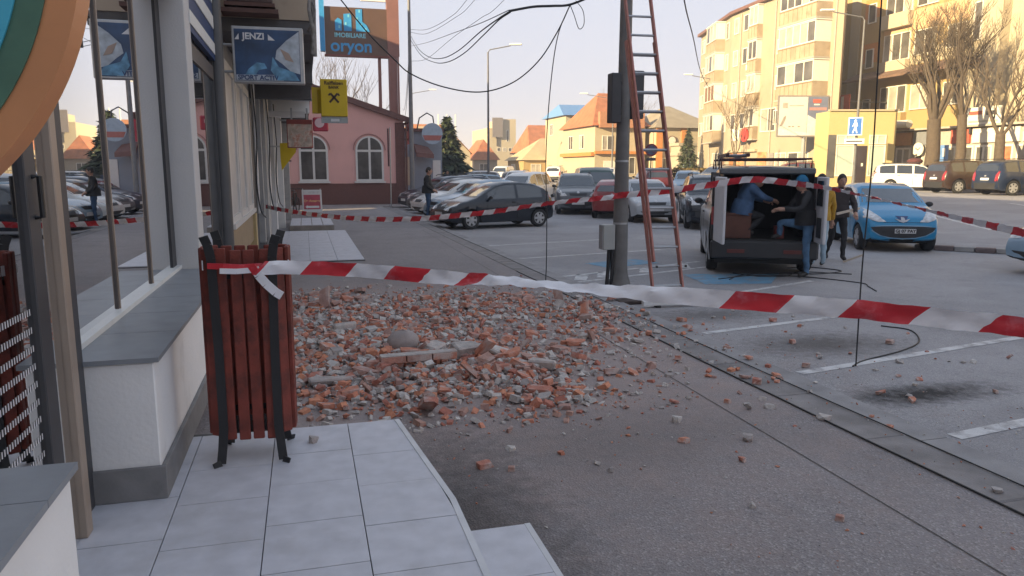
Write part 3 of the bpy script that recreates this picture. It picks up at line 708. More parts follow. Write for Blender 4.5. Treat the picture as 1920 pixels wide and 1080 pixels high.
for P in ([(-1.25, 9.98), (-1.25, 10.55), (-1.08, 10.72), (-.86, 10.6), (-.86, 9.98)], [(-.74, 9.98), (-.74, 10.95), (-.36, 11.0), (-.28, 10.85), (-.28, 9.98)],
          [(-.02, 9.98), (-.02, 11.25), (.36, 11.28), (.36, 10.55), (.62, 10.35), (.80, 9.98)]):
    MB().prism(P, 0, .02, TT(0, 0)).build('emblem', M_cy, to)
for x, z in ((-1.0, 10.2), (-.62, 10.4), (-.45, 10.85), (.05, 10.7), (.2, 11.15), (.3, 10.35), (.55, 10.1)):
    MB().bx(x - .05, x + .05, -.24, -.23, z - .08, z + .08).build('emblem_window', mat('pale_cyan_lettering', ()), to)
MB().bx(-1.85, -.9, -.1, .1, 11.8, 14).bx(.3, 1.8, -.1, .1, 11.8, 14).build('upper_panel', M_white, to)

# ================================================================ tall tube pole, blue-grey shops and street beyond
tp = thing('tube_pole', 'tall thin grey steel pole at the pink house corner', 'pole', (5.32, 38.6, -.1))
MB().tube([(0, 0, 0), (0, 0, 3.2), (.02, 0, 12.5)], [.12, .12, .055], 10).build('shaft', mat('tube_pole_grey', (.17, .17, .18), .6, var=.15), tp, smooth=40)
MB().lathe([(.17, 0), (.17, .25), (.13, .3)], 10).build('base', M_grey, tp)
M_bgw = mat('blue_grey_render', (.23, .26, .31), .9, var=.08, scale=1)
bs = thing('blue_grey_shop', 'low blue grey shop with a brown awning beyond the pink house', 'shop', (7.0, 46, -.1))
MB().bx(-1.5, 1.2, 0, 13, 0, 4.1).build('wall', M_bgw, bs)
MB().bx(-1.6, 1.3, -.15, 13.1, 4.1, 4.3).build('roof_edge', M_brown, bs)
MB().add([(-.55, -.02, 3.4), (.35, -.02, 3.2), (.55, -.9, 2.75), (-.5, -.9, 2.85), (-.55, -.02, 3.3), (.35, -.02, 3.1), (.55, -.9, 2.5), (-.5, -.9, 2.6)], [(0, 1, 2, 3), (3, 2, 6, 7), (4, 7, 6, 5), (0, 3, 7, 4), (1, 5, 6, 2)]).build('awning', M_brown, bs)
MB().bx(-1.3, -.8, -.03, -.003, .9, 2.6).build('window', M_cream, bs)
MB().bx(.62, 1.1, -.03, -.003, .2, 2.4).build('door', M_pvc, bs)
bs2 = thing('pale_shop', 'pale blue single storey shop row behind the blue grey shop', 'shop', (9.6, 60, -.1))
MB().bx(-1.6, .5, 0, 20, 0, 3.3).build('wall', mat('pale_blue_render', (.34, .42, .50), .9, var=.08), bs2)
MB().bx(-1.7, .8, -.3, 20, 3.3, 3.5).build('roof_edge', M_dark, bs2)
MB().bx(-1.2, .2, -.03, -.003, .6, 2.6).build('window', mat('dark_old_glass', ()), bs2)
rsn = thing('hanging_round_sign', 'round blue and red sign hanging from a curved bracket', 'sign', (7.45, 45.0, 3.85))
MB().lathe([(.62, -.05), (.62, .05)], 24, 0, FR((0, 0, 0), (1, 0, 0), (0, 0, 1))).build('disc', mat('pale_blue_sign', (.30, .38, .47), .5), rsn)
MB().prism([(-.58, -.1), (.58, -.1), (.45, -.4), (-.45, -.4)], .051, .06, FR((0, 0, 0), (1, 0, 0), (0, 0, 1))).build('band', mat('faded_red_sign', (.34, .11, .09), .5), rsn)
MB().tube([(-.9, .1, .2), (-.75, .05, .9), (-.3, 0, 1.2), (.05, 0, 1.0), (.1, 0, .62)], .04, 8).build('bracket', M_dark, rsn, smooth=60)
wr = thing('wall_redsign', 'narrow red advertising panel on the pink house flank', 'sign', (5.55, 41, 3.6))
wr.name = 'red_panel_sign'
MB().bx(-.06, .06, -.5, .5, -.5, .9).build('panel', mat('crimson_sign', ()), wr)
MB().bx(-.4, -.06, .1, .2, .2, .3).bx(-.4, -.06, .1, .2, -.3, -.2).build('bracket', M_dark, wr)

# ---------------------------------------------------------------- street lamps
M_lampgrey = mat('lamp_pole_grey', (.13, .13, .135), .6, var=.15)
def lamp(loc, h, arm, rz, label, r=.09):
    t = thing('street_lamp', label, 'street lamp', loc, rz, 'grey arm street lamps')
    MB().tube([(0, 0, 0), (0, 0, .9), (0, 0, h)], [r * 1.25, r, r * .55], 10).build('pole', M_lampgrey, t, smooth=40)
    MB().tube([(0, 0, h - .05), (.12, 0, h + .15), (arm, 0, h + .15 + arm * .16)], .035, 8).build('arm', M_lampgrey, t, smooth=40)
    MB().box((arm + .35, 0, h + .19 + arm * .19), (.8, .26, .11), 0, 0).build('lamp_head', M_white, t, bevel=.03)
    return t
lamp((12.05, 49.8, -.1), 9.5, 1.5, R(-20), 'grey street lamp above the parked cars in mid street')
lamp((11.6, 83, -.1), 9.8, 1.9, R(-10), 'distant grey street lamp left of the mid street lamp', .08)
lamp((32.4, 39.0, .5), 10.0, 1.9, R(165), 'grey street lamp carrying the blue pedestrian sign')
lamp((36.6, 62.0, .5), 9.0, 2.6, R(165), 'street lamp at the left corner of the apartment block')
lamp((30.0, 71, .5), 8.0, 2.6, R(165), 'thin street lamp before the yellow corner house')
ps = thing('pedestrian_sign', 'blue rectangular sign with white walking figure and a white plate below', 'sign', (32.15, 38.85, 4.3), R(-40))
MB().bx(-.40, .40, -.03, 0, -.52, .55).build('border', M_white, ps)
MB().bx(-.34, .34, -.035, -.031, -.46, .49).build('face', mat('sign_blue', (.02, .12, .42), .4), ps)
P = FR((0, -.036, 0), (1, 0, 0), (0, 0, 1))
MB().prism([(-.05, .28), (.05, .28), (.07, .36), (0, .42), (-.07, .36)], 0, .004, P).prism([(-.06, .25), (.08, .25), (.14, .02), (.1, 0), (.06, .12), (.07, -.1), (.14, -.38), (.08, -.4), (0, -.12), (-.1, -.4), (-.16, -.37), (-.05, -.08), (-.06, .1), (-.14, -.02), (-.17, 0)], 0, .004, P).build('walking_figure', M_white, ps)
MB().bx(-.55, .55, -.03, 0, -1.02, -.72).build('lower_plate', M_white, ps)
MB().bx(-.45, .45, -.035, -.031, -.92, -.83).build('print_line', M_dark, ps)
np_ = thing('no_parking_sign', 'round no parking sign with red rim on a thin post', 'sign', (18.35, 38.0, -.1), R(-20))
MB().tube([(0, 0, 0), (0, 0, 3.15)], .035, 8).build('post', M_dark, np_, smooth=40)
D = FR((0, -.05, 2.9), (1, 0, 0), (0, 0, 1))
MB().lathe([(.34, 0), (.34, .015)], 24, 0, D).build('rim', mat('sign_red', (.16, .02, .025), .5), np_)
MB().lathe([(.25, .016), (.25, .02)], 24, 0, D).build('face', mat('dull_sign_blue', (.06, .08, .14), .5), np_)
MB().bar((-.17, -.071, 3.07), (.17, -.071, 2.73), .06, .004, 0, (0, 1, 0)).build('stroke', mat('sign_red', ()), np_)
MB().bx(-.26, .26, -.06, -.045, 2.32, 2.48).build('lower_plate', M_dark, np_)

# ================================================================ lamp column in the foreground, boxes, ladder, cables
pc = thing('lamp_column', 'grey tapered steel column with flared foot beside the ladder', 'column', (4.86, 11.1, -.1))
M_col = mat('weathered_grey_column', (.15, .145, .14), .6, var=.25, scale=5, bump=.25, bscale=30, dirt=((.10, .095, .09), 3, .55, .6))
MB().tube([(0, 0, 0), (0, 0, .06), (0, 0, .22), (0, 0, .34), (0, 0, 1.5), (.01, 0, 3.2), (.03, 0, 9)], [.20, .18, .135, .125, .115, .10, .075], 12).build('shaft', M_col, pc, smooth=35)
for z in (.35, .62, 1.02, 1.45, 2.0): MB().tube([(0, 0, z), (0, 0, z + .03)], .122 if z < 1.1 else .117, 12).build('clamp_band', M_steel, pc, smooth=35)
MB().bx(-.33, -.13, -.10, .07, .62, 1.02).build('meter_box', mat('pale_grey_box', (.36, .37, .36), .5, var=.06), pc, bevel=.008)
MB().bx(-.345, -.332, -.09, .06, .63, 1.01).build('box_lid', M_grey, pc)
MB().tube([(-.20, -.02, .62), (-.21, -.02, .3), (-.24, -.04, 0)], .032, 8).tube([(-.16, -.05, .62), (-.16, -.05, .02)], .026, 8).build('conduit', M_black, pc, smooth=50)
pb = thing('signal_box', 'black box strapped to the left of the lamp column', 'box', (4.72, 11.05, 2.50))
MB().bx(-.115, .045, -.09, .10, 0, .75).build('casing', M_dark, pb, bevel=.012)
MB().bx(.02, .08, -.03, .03, .12, .17).bx(.02, .08, -.03, .03, .58, .63).build('bracket', M_black, pb)
pb2 = thing('signal_box', 'black box strapped to the right of the lamp column behind the ladder', 'box', (5.07, 11.1, 2.57))
MB().bx(-.09, .10, -.09, .10, 0, .73).build('casing', M_dark, pb2, bevel=.012)
MB().bx(-.13, -.06, -.03, .03, .12, .17).bx(-.13, -.06, -.03, .03, .56, .61).build('bracket', M_black, pb2)
tag(MB().bx(4.2, 5.35, 9.55, 10.3, -.098, -.05).build('rusty_plate', mat('rusty_floor_plate', (.05, .034, .03), .8, var=.4, scale=6, bump=.3), bevel=.01), 'flat dark rusty plate on the ground behind the ladder foot', 'plate')

ld = thing('extension_ladder', 'reddish two section extension ladder leaning on the lamp column', 'ladder', (4.84, 9.25, -.1), R(-4))
M_rail = mat('dull_red_ladder_rail', (.40, .17, .14), .45, var=.2, scale=9, metal=.2)
M_rung = mat('grey_ladder_rung', (.40, .41, .43), .4, metal=.5)
lean = 1.62 / 6.6
def lp(s_, z, off): return (s_[0] + s_[1] * z, lean * z + off, z)
def section(nm, z0, z1, off, hw, dx):
    for s_ in (-1, 1):
        o = MB().bar((s_ * hw + dx * z0, lean * z0 + off, z0), (s_ * hw * .96 + dx * z1, lean * z1 + off, z1), .028, .075, 0, (0, -1, lean)).build('rail', M_rail, ld, bevel=.004)
    z = z0 + .2
    while z < z1 - .1:
        MB().tube([(-hw + dx * z, lean * z + off, z), (hw + dx * z, lean * z + off, z)], .017, 8).build('rung', M_rung, ld, smooth=50); z += .268
section('lower', .08, 3.7, .06, .222, -.052)
section('upper', .62, 7.2, -.03, .196, -.052)
MB().bx(-.42, .46, -.03, .05, .03, .10).build('stabiliser_bar', mat('white_ladder_bar', (.66, .66, .66), .4), ld, bevel=.006)
for x in (-.2, .44): MB().bx(x - .035, x + .035, -.045, .065, 0, .032).build('rubber_foot', M_rub, ld, bevel=.006)
for s_ in (-1, 1): MB().bx(s_ * .213 - .012, s_ * .213 + .008, .025, .06, .55, .58).build('hook', M_black, ld)

M_cab = mat('black_cable', (.02, .02, .022), .6)
def cable(pts, r, lab, n=6): return tag(MB().tube(pts, r, n).build('cable', M_cab, smooth=70), lab, 'cable')
knot = (4.05, 11.36, 4.29)
def px(t): return t
cable(spline([(.39, 13.45, 5.0), (.71, 13.27, 4.56), (1.12, 13.04, 4.01), (1.52, 12.82, 3.57), (1.76, 12.68, 3.34), (2.24, 12.41, 3.12), (2.79, 12.1, 3.02), (3.26, 11.84, 3.15), (3.63, 11.63, 3.47), (3.89, 11.48, 3.9), (4.05, 11.36, 4.28)]), 0.0105, 'thick black cable drooping in a deep curve past the brown totem')
cable(spline([knot, (3.85, 11.35, 3.8), (3.72, 11.3, 3.0), (3.66, 11.3, 2.0), (3.68, 11.3, 1.1), (3.68, 11.3, .35), (3.67, 11.3, .02)]), 0.0075, 'thin black cable hanging from the overhead knot to the kerb')
cable(spline([(5.4, 38.6, 8.3), (4.88, 32.58, 6.78), (4.37, 26.73, 5.63), (3.93, 21.74, 4.9), (3.58, 17.71, 4.51), (3.28, 14.16, 4.32), (3.09, 12.04, 4.16), (3.01, 11.09, 4.08)]), 0.0120, 'upper cable of the sagging pair from the tube pole')
cable(spline([(5.4, 38.6, 8.1), (4.76, 31.11, 6.31), (4.22, 24.76, 5.19), (3.85, 20.49, 4.63), (3.55, 16.94, 4.34), (3.3, 14.06, 4.23), (3.15, 12.27, 4.18), (3.06, 11.21, 4.1)]), 0.0120, 'lower cable of the sagging pair from the tube pole')
cable(spline([(3.01, 11.1, 4.09), (3.38, 11.1, 4.17), (3.71, 11.2, 4.22), knot, (4.4, 11.2, 4.42), (4.87, 11.1, 4.60)]), 0.0180, 'thick cable bundle pulled tight to the lamp column')
cable(spline([(5.4, 38.6, 8.62), (5.32, 33.14, 7.69), (5.24, 27.78, 7.15), (5.19, 24.29, 7.07), (5.1, 16, 7.6), (5.0, 11.1, 8.2)]), 0.0083, 'highest thin cable rising right from the tube pole to the column top')
cable(spline([(5.4, 38.6, 8.48), (5.5, 34.24, 7.71), (5.62, 28.69, 7.33), (5.69, 25.35, 7.32), (5.8, 17, 8.0), (5.9, 9, 9.2)]), 0.0083, 'second thin cable rising right from the tube pole beside the highest')
cable(spline([(5.4, 38.6, 7.1), (5.61, 35.06, 6.75), (5.89, 30.14, 6.91), (6.11, 26.4, 6.94), (6.27, 23.72, 7.02), (6.6, 14, 8.0)]), 0.0083, 'third thin cable climbing across the sky from the sagging pair')
cable(spline([(5.4, 38.6, 7.83), (4.45, 27.78, 6.28), (3.66, 18.7, 5.07), (3.25, 14.04, 4.45), (2.98, 10.98, 4.08)]), 0.0067, 'thin straight cable from the tube pole to the tight bundle')
cable(catenary((5.35, 38.6, 8.4), (10.2, 80, 8.0), 1.4, 30), 0.0165, 'cable running away from the tube pole down the street')
cable(catenary((5.35, 38.6, 8.0), (10.2, 80, 7.4), 1.6, 30), 0.0165, 'lower cable running away from the tube pole down the street')
cable(spline([knot, (4.10, 11.3, 4.12), (4.18, 11.3, 3.93), (4.26, 11.3, 4.0), (4.24, 11.3, 4.2), (4.12, 11.3, 4.34)]), 0.0060, 'small loop of black cable at the overhead knot')
cable(spline([(5.1, 10.2, 5.6), (7.91, 15.01, 5.32), (11.4, 20.99, 5.68), (19.13, 34.21, 6.38), (37.9, 66.0, 9.2)]), 0.0165, 'cable swinging from beside the ladder to the apartment corner')
cable(spline([(4.98, 5.86, 7.5), (5.0, 5.84, 4), (5.07, 5.87, 2), (5.03, 5.85, .9), (5.05, 5.86, -.08)]), 0.0075, 'thin black cable hanging straight down over the bays to the ground')
cable([(3.882 + .006 * math.sin(y * .9) + rnd.uniform(-.003, .003), y, .010) for y in [1.0 + .4 * i for i in range(60)]], .0050, 'long black cable lying along the kerb edge')
cable([(3.555 + .012 * math.sin(y * .7 + 1) + rnd.uniform(-.003, .003), y, .009) for y in [1.0 + .4 * i for i in range(30)]], .007, 'second black cable lying along the pavement side of the kerb')
def gcable(P, r, lab): return cable([(p.x, p.y, zr(p.x) + r) for p in spline([(x, y, 0) for x, y in P], 10)], r, lab)
gcable([(7.0, 11.3), (7.5, 11.7), (8.3, 11.75), (8.9, 11.5), (9.6, 11.7), (9.4, 12.3), (8.9, 12.35)], .010, 'black cable looped on the ground behind the van')
gcable([(6.85, 11.4), (7.6, 11.6), (8.4, 11.3), (8.9, 10.4), (8.75, 10.0), (8.55, 9.6)], .009, 'black cable trailing from the van towards the viewer')
gcable([(7.5, 12.0), (7.7, 11.5), (8.2, 11.4), (8.8, 11.8), (9.5, 11.3)], .009, 'short black cable curl beneath the stepping man')
gcable([(5.05, 5.9), (5.3, 6.05), (6.0, 6.3), (6.5, 6.6), (6.85, 7.1), (6.7, 7.4)], .008, 'thin cable curving over the bay beside the hanging one')
# ================================================================ barrier tapes
M_tr = mat('tape_red', (.62, .03, .045), .35, var=.12, scale=14, dirt=((.70, .22, .26), 9, .54, .65)); M_tw = mat('tape_white', (.82, .81, .84), .4, var=.06, scale=14)
def tape(lab, pts, wd, stripe, twist, phase=0, sub=14, seed=1, extra=None, pale=None):
    """flat plastic ribbon through pts, stripes cut slanting, twisting about its length"""
    r_ = random.Random(seed); sp = spline(pts, sub); b = MB(); acc = 0; L = [0]
    for p, q in zip(sp[:-1], sp[1:]): acc += (q - p).length; L.append(acc)
    # resample
    n = int(acc / .02); out = []; j = 0
    for i in range(n + 1):
        t = acc * i / n
        while j < len(L) - 2 and L[j + 1] < t: j += 1
        f = (t - L[j]) / max(1e-6, L[j + 1] - L[j]); out.append((sp[j].lerp(sp[j + 1], f), t))
    rows = 5
    for i, (p, t) in enumerate(out):
        d = (out[min(i + 1, n)][0] - out[max(0, i - 1)][0]).normalized(); side = d.cross(Vector((0, 0, 1))).normalized(); up = side.cross(d)
        th = twist(t / acc); cr = .012 * math.sin(t * 9 + seed) + .006 * math.sin(t * 23 + 2 * seed)
        ax = up * math.cos(th) + side * math.sin(th); nr = side * math.cos(th) - up * math.sin(th)
        for k in range(rows):
            u = k / (rows - 1) - .5
            b.v.append(p + d * ((k - 2) * .016) + ax * u * wd + nr * (cr * (1 - 4 * u * u) + .005 * math.sin(t * 31 + k * 2) + .003 * math.sin(t * 77 + k * 3.1)))
    for i in range(n):
        for k in range(rows - 1):
            b.f.append([i * rows + k, (i + 1) * rows + k, (i + 1) * rows + k + 1, i * rows + k + 1])
            b.m.append(0 if ((out[i][1] + phase) / stripe) % 2 < 1 and not (pale and pale[0] < out[i][1] / acc < pale[1]) else 1)
    if extra: extra(b)
    return tag(b.build('barrier_tape', [M_tr, M_tw], smooth=60), lab, 'barrier tape')
def tw_front(t): return .12 - 1.38 * math.exp(-((t - .39) / .15) ** 2) + .35 * max(0, t - .6)
def knot_bits(b):
    n0 = len(b.v)
    W = lambda P, wd, mi: [b.bar(p, q, .006, wd, mi) for p, q in zip(P[:-1], P[1:])]
    W([(-.50, 4.00, 1.265), (-.42, 3.985, 1.262), (-.34, 3.985, 1.255), (-.23, 3.99, 1.258)], .030, 0)
    W([(-.44, 3.98, 1.240), (-.36, 3.98, 1.235), (-.28, 3.985, 1.238)], .028, 1)
    W([(-.27, 3.98, 1.25), (-.25, 3.975, 1.21), (-.215, 3.97, 1.165), (-.17, 3.965, 1.12), (-.14, 3.96, 1.10)], .045, 1)
    W([(-.285, 3.978, 1.262), (-.262, 3.972, 1.225)], .04, 0)
    W([(-.53, 4.05, 1.262), (-.55, 4.25, 1.255), (-.13, 4.30, 1.255), (-.10, 4.06, 1.25)], .05, 1)
    for v in b.v[n0:]: v.z += .04; v.y += .085
F0 = (-.24, 3.985)
tape('near red and white barrier tape knotted round the slatted bin', [(-.25, 4.06, 1.29), (-.02, 4.08, 1.28), (.33, 3.95, 1.265), (.70, 3.62, 1.26), (.86, 3.44, 1.27), (1.2, 3.1, 1.27), (1.45, 2.82, 1.275), (1.65, 2.59, 1.28), (1.83, 2.43, 1.28), (1.98, 2.29, 1.28), (2.17, 2.13, 1.27), (2.34, 2.0, 1.26), (2.52, 1.84, 1.25), (2.9, 1.5, 1.24)], .074, .222, tw_front, pale=(.30, .56), phase=.204, extra=knot_bits)
tape('middle red and white barrier tape sagging from the shop wall to the lamp column', [(-.80, 16.4, 1.02), (-.28, 15.17, .98), (.43, 13.82, .95), (1.1, 12.9, .95), (1.73, 12.2, .99), (2.33, 11.63, 1.07), (2.85, 11.35, 1.14), (3.43, 11.1, 1.24), (3.93, 11.0, 1.30), (4.72, 10.98, 1.36)], .085, .19, lambda t: .25 + .5 * math.exp(-((t - .85) / .1) ** 2), phase=.1, seed=3,
     extra=lambda b: b.tube([(4.86 + .128 * math.cos(a), 11.1 + .128 * math.sin(a), 1.36 + .004 * i) for i, a in enumerate([k * math.pi / 8 for k in range(17)])], .02, 4, 0))
tape('far red and white barrier tape rising from the lamp column past the open van', [(4.72, 10.97, 1.38), (5.32, 10.6, 1.45), (5.98, 10.25, 1.56), (6.40, 9.86, 1.64), (6.76, 9.45, 1.595), (6.85, 8.65, 1.53), (6.95, 7.4, 1.36), (6.95, 6.6, 1.25), (6.88, 5.80, 1.165), (6.8, 5.1, 1.08)], .10, .17, lambda t: .3 + .9 * math.exp(-((t - .62) / .2) ** 2), phase=.0, seed=5)

# ================================================================ fallen bricks and mortar
BR = [(.50, .20, .13), (.56, .235, .15), (.42, .165, .12), (.43, .26, .21), (.38, .23, .195), (.58, .25, .15), (.46, .22, .17)]
MO = [(.48, .445, .42), (.40, .365, .345), (.56, .525, .495), (.34, .30, .285), (.50, .45, .42)]
M_br = mat('red_brick', (.3, .12, .08), .9, var=.25, scale=18, bump=.5, bscale=70, obj=BR[:5], dirt=((.50, .42, .39), 6, .46, .85))
M_mo = mat('grey_mortar', (.3, .28, .27), .95, var=.25, scale=16, bump=.6, bscale=60, obj=MO, dirt=((.40, .25, .2), 5, .56, .6))
def frag(kind, i):
    r_ = random.Random(i * 31 + (0 if kind == 'brick' else 977)); bm = bmesh.new()
    if kind == 'brick':
        f = [1, .55, .45, .35, .6, .3, .75, .25][i % 8]; d = (.25 * f, .125 * r_.uniform(.75, 1) * (1 if f > .3 else .7), .066)
    else:
        f = r_.uniform(.5, 1); d = (.16 * f, .13 * f, .075 * r_.uniform(.5, 1))
    bmesh.ops.create_cube(bm, size=1); bmesh.ops.scale(bm, vec=d, verts=bm.verts)
    for k in range(2 if kind == 'brick' else 6):
        n_ = Vector((r_.choice((-1, 1)) * r_.uniform(.6, 1), r_.uniform(-.8, .8), r_.uniform(-.5, .7) * (1 if kind == 'brick' else 1.6))).normalized()
        co = Vector((n_.x * d[0], n_.y * d[1], n_.z * d[2])) * r_.uniform(.30, .42)
        g = bmesh.ops.bisect_plane(bm, geom=bm.verts[:] + bm.edges[:] + bm.faces[:], plane_co=co, plane_no=n_, clear_outer=True)
        ed = [e for e in g['geom_cut'] if isinstance(e, bmesh.types.BMEdge)]
        if ed: bmesh.ops.contextual_create(bm, geom=ed)
    for v in bm.verts: v.co += Vector((r_.uniform(-1, 1), r_.uniform(-1, 1), r_.uniform(-1, 1))) * .006
    bmesh.ops.triangulate(bm, faces=[f for f in bm.faces if len(f.verts) > 4])
    me = bpy.data.meshes.new('brick' if kind == 'brick' else 'mortar_chunk'); bm.to_mesh(me); bm.free()
    me.materials.append(M_br if kind == 'brick' else M_mo); return me
FB = [frag('brick', i) for i in range(24)]; FM = [frag('mortar', i) for i in range(16)]
def heap(x, y):                                             # how thick the rubble lies, 0..1
    h = 0
    for cx, cy, rx, ry, a in ((.75, 7.2, 1.05, 1.5, 1.0), (.3, 8.9, 1.0, 1.5, .75), (1.6, 6.3, .8, .9, .75), (1.9, 9.3, 1.3, 1.2, .55), (.55, 5.8, .75, .5, .55), (1.75, 5.55, .6, .45, .75), (3.2, 8.7, .55, .8, .6), (2.4, 7.6, 1.2, 1.3, .30), (.1, 10.2, .8, .9, .55)):
        q = ((x - cx) / rx) ** 2 + ((y - cy) / ry) ** 2; h = max(h, a * math.exp(-q * .9))
    return h
def ground_z(x): return 0 if x < 3.56 else (.005 if x < 3.9 else (-.05 if x < 4.25 else -.097))
def pick():
    while True:
        x, y = rnd.uniform(-.7, 4.3), rnd.uniform(4.85, 11.6)
        if (x < .58 and y < 5.05) or (x < -.95): continue
        if rnd.random() < heap(x, y) ** 1.15: return x, y
MARKS = [((-.6, 8.3), 'close along the shop wall'), ((.86, 7.6), 'behind the rounded grey stone'), ((.93, 6.4), 'around the long mortared brick strip'), ((.2, 5.8), 'at the near edge facing the tiled platform'), ((1.75, 5.7), 'at the near right tip of the heap'),
         ((.2, 10.0), 'at the far end below the sagging tape'), ((1.9, 9.3), 'on the far right slope towards the kerb'), ((3.2, 8.6), 'in the small pile by the ladder foot'), ((2.5, 7.2), 'on the thin right fringe before the kerb')]
def zone(x, y): return min(MARKS, key=lambda m: (m[0][0] - x) ** 2 + (m[0][1] - y) ** 2)[1]
def size_word(me, sc):
    d = max(v.co.x for v in me.vertices) - min(v.co.x for v in me.vertices); d *= sc
    return 'long' if d > .13 else ('half' if d > .075 else 'small')
def lay(me, x, y, zoff, nm, lab, cat, grp, flat_=.88, sc=1):
    o = link(nm, me); lo = min(v.co.z for v in me.vertices)
    tilt = .16 if rnd.random() < flat_ else .9
    o.rotation_euler = (rnd.gauss(0, tilt * .8), rnd.gauss(0, tilt * .8), rnd.uniform(0, 6.28)); o.scale = (sc * 1.12, sc, sc * .78)
    M3 = o.rotation_euler.to_matrix() @ Matrix.Diagonal(o.scale); lo = min((M3 @ v.co).z for v in me.vertices)
    o.location = (x, y, ground_z(x) + zoff - lo - .004)
    return tag(o, lab, cat, grp)
placed = []
for i in range(255):
    x, y = pick(); h = heap(x, y)
    me_, sc_ = rnd.choice(FB), rnd.choice((rnd.uniform(.5, .85), rnd.uniform(.5, .85), rnd.uniform(.85, 1.05))); wd_ = {'long': 'long broken red brick', 'half': 'half red brick', 'small': 'small red brick chip'}[size_word(me_, sc_)]
    lay(me_, x, y, rnd.random() * .09 * h * h, 'brick', wd_ + ' ' + zone(x, y), 'brick', wd_ + 's ' + zone(x, y), sc=sc_)
for i in range(260):
    x, y = pick(); h = heap(x, y); me_, sc_ = rnd.choice(FM), rnd.uniform(.4, .95)
    wd_ = {'long': 'large grey mortar lump', 'half': 'medium grey mortar lump', 'small': 'small grey mortar lump'}[size_word(me_, sc_)]
    lay(me_, x, y, rnd.random() * .09 * h * h, 'mortar_chunk', wd_ + ' ' + zone(x, y), 'mortar chunk', wd_ + 's ' + zone(x, y), sc=sc_)
# fine rubble nobody could count: one object
M_fine = mat('fine_rubble', (.3, .2, .15), .95, var=.2, scale=30, bump=.4, bscale=90, island=[BR[0], MO[0], BR[1], MO[1], BR[3], MO[2], BR[4], MO[3], BR[5], MO[4], BR[2], MO[0]])
b = MB(); oct_f = [(0, 2, 4), (2, 1, 4), (1, 3, 4), (3, 0, 4), (2, 0, 5), (1, 2, 5), (3, 1, 5), (0, 3, 5)]
def crumb(x, y, z, s_):
    M3 = Matrix.Rotation(rnd.uniform(0, 6.28), 4, Vector((rnd.gauss(0, .3), rnd.gauss(0, .3), 1)).normalized())
    a, c, e = s_ * rnd.uniform(.7, 1.3), s_ * rnd.uniform(.45, .9), s_ * rnd.uniform(.3, .65)
    if s_ > .02 and rnd.random() < .6:
        q = rnd.uniform(.6, 1)
        vs = [(-a, -c, -e), (a, -c * q, -e), (a * q, c, -e), (-a, c * .9, -e), (-a * .9, -c, e), (a * .8, -c * q, e * q), (a * q, c * .8, e), (-a * .8, c, e * .9)]
        fs = [(3, 2, 1, 0), (4, 5, 6, 7), (0, 1, 5, 4), (1, 2, 6, 5), (2, 3, 7, 6), (3, 0, 4, 7)]
    else:
        j = lambda: rnd.uniform(-.25, .25) * s_
        vs = [(a, j(), j()), (-a, j(), j()), (j(), c, j()), (j(), -c, j()), (j(), j(), e), (j(), j(), -e)]; fs = oct_f
    b.add(vs, fs, 0, Matrix.Translation((x, y, z + e * .6)) @ M3)
for i in range(8500):
    x, y = pick(); h = heap(x, y)
    crumb(x, y, ground_z(x) + rnd.random() * .09 * h * h, rnd.choice((.012, .016, .022, .028, .036, .046)) * (.75 + .35 * h))
for i in range(4600):
    x, y = pick(); x += rnd.gauss(0, .45); y += rnd.gauss(0, .6)
    if x < -.68 or (x < .66 and y < 4.75): continue
    crumb(x, y, ground_z(x), rnd.choice((.006, .008, .011, .015, .022)))
for i in range(900):
    x, y = rnd.uniform(.7, 5.5), rnd.uniform(2.4, 9)
    if x > 3.4 or rnd.random() < .45: crumb(x, y, ground_z(x), rnd.choice((.004, .006, .009, .013)))
tag(b.build('rubble', M_fine), 'crumbled red brick and grey mortar covering the pavement', 'rubble', kind='stuff')
# pieces one can single out
def one(me, x, y, rz, sc, nm, lab, cat, grp=None, tilt=(0, 0), z=0):
    o = link(nm, me); o.rotation_euler = (*tilt, rz); o.scale = sc if isinstance(sc, tuple) else (sc,) * 3
    M3 = o.rotation_euler.to_matrix(); lo = min((M3 @ Vector(v.co * 1) * Vector(o.scale).z).z for v in me.vertices)
    o.location = (x, y, ground_z(x) + z - lo - .003); return tag(o, lab, cat, grp)
b = MB().blob((0, 0, .12), .15, 9, 0, (1.05, .8, .85))
for v in b.v: v += Vector((rnd.gauss(0, .008), rnd.gauss(0, .008), rnd.gauss(0, .006)))
tag(b.build('round_stone', mat('smooth_grey_stone', (.36, .31, .295), .85, var=.15, scale=6, bump=.3), smooth=80, loc=(.86, 7.15, .0)), 'large rounded grey stone standing in the middle of the rubble', 'stone')
bs_ = thing('brick_course', 'long fallen strip of bricks still mortared end to end', 'brick strip', (.93, 6.55, .10), R(4))
for i in range(3): MB().box((-.24 + i * .235, 0, .02), (.225, .11, .062)).build('brick', M_br, bs_, bevel=.006)
MB().box((0, .0, .055), (.70, .105, .012)).build('mortar_bed', M_mo, bs_, bevel=.004)
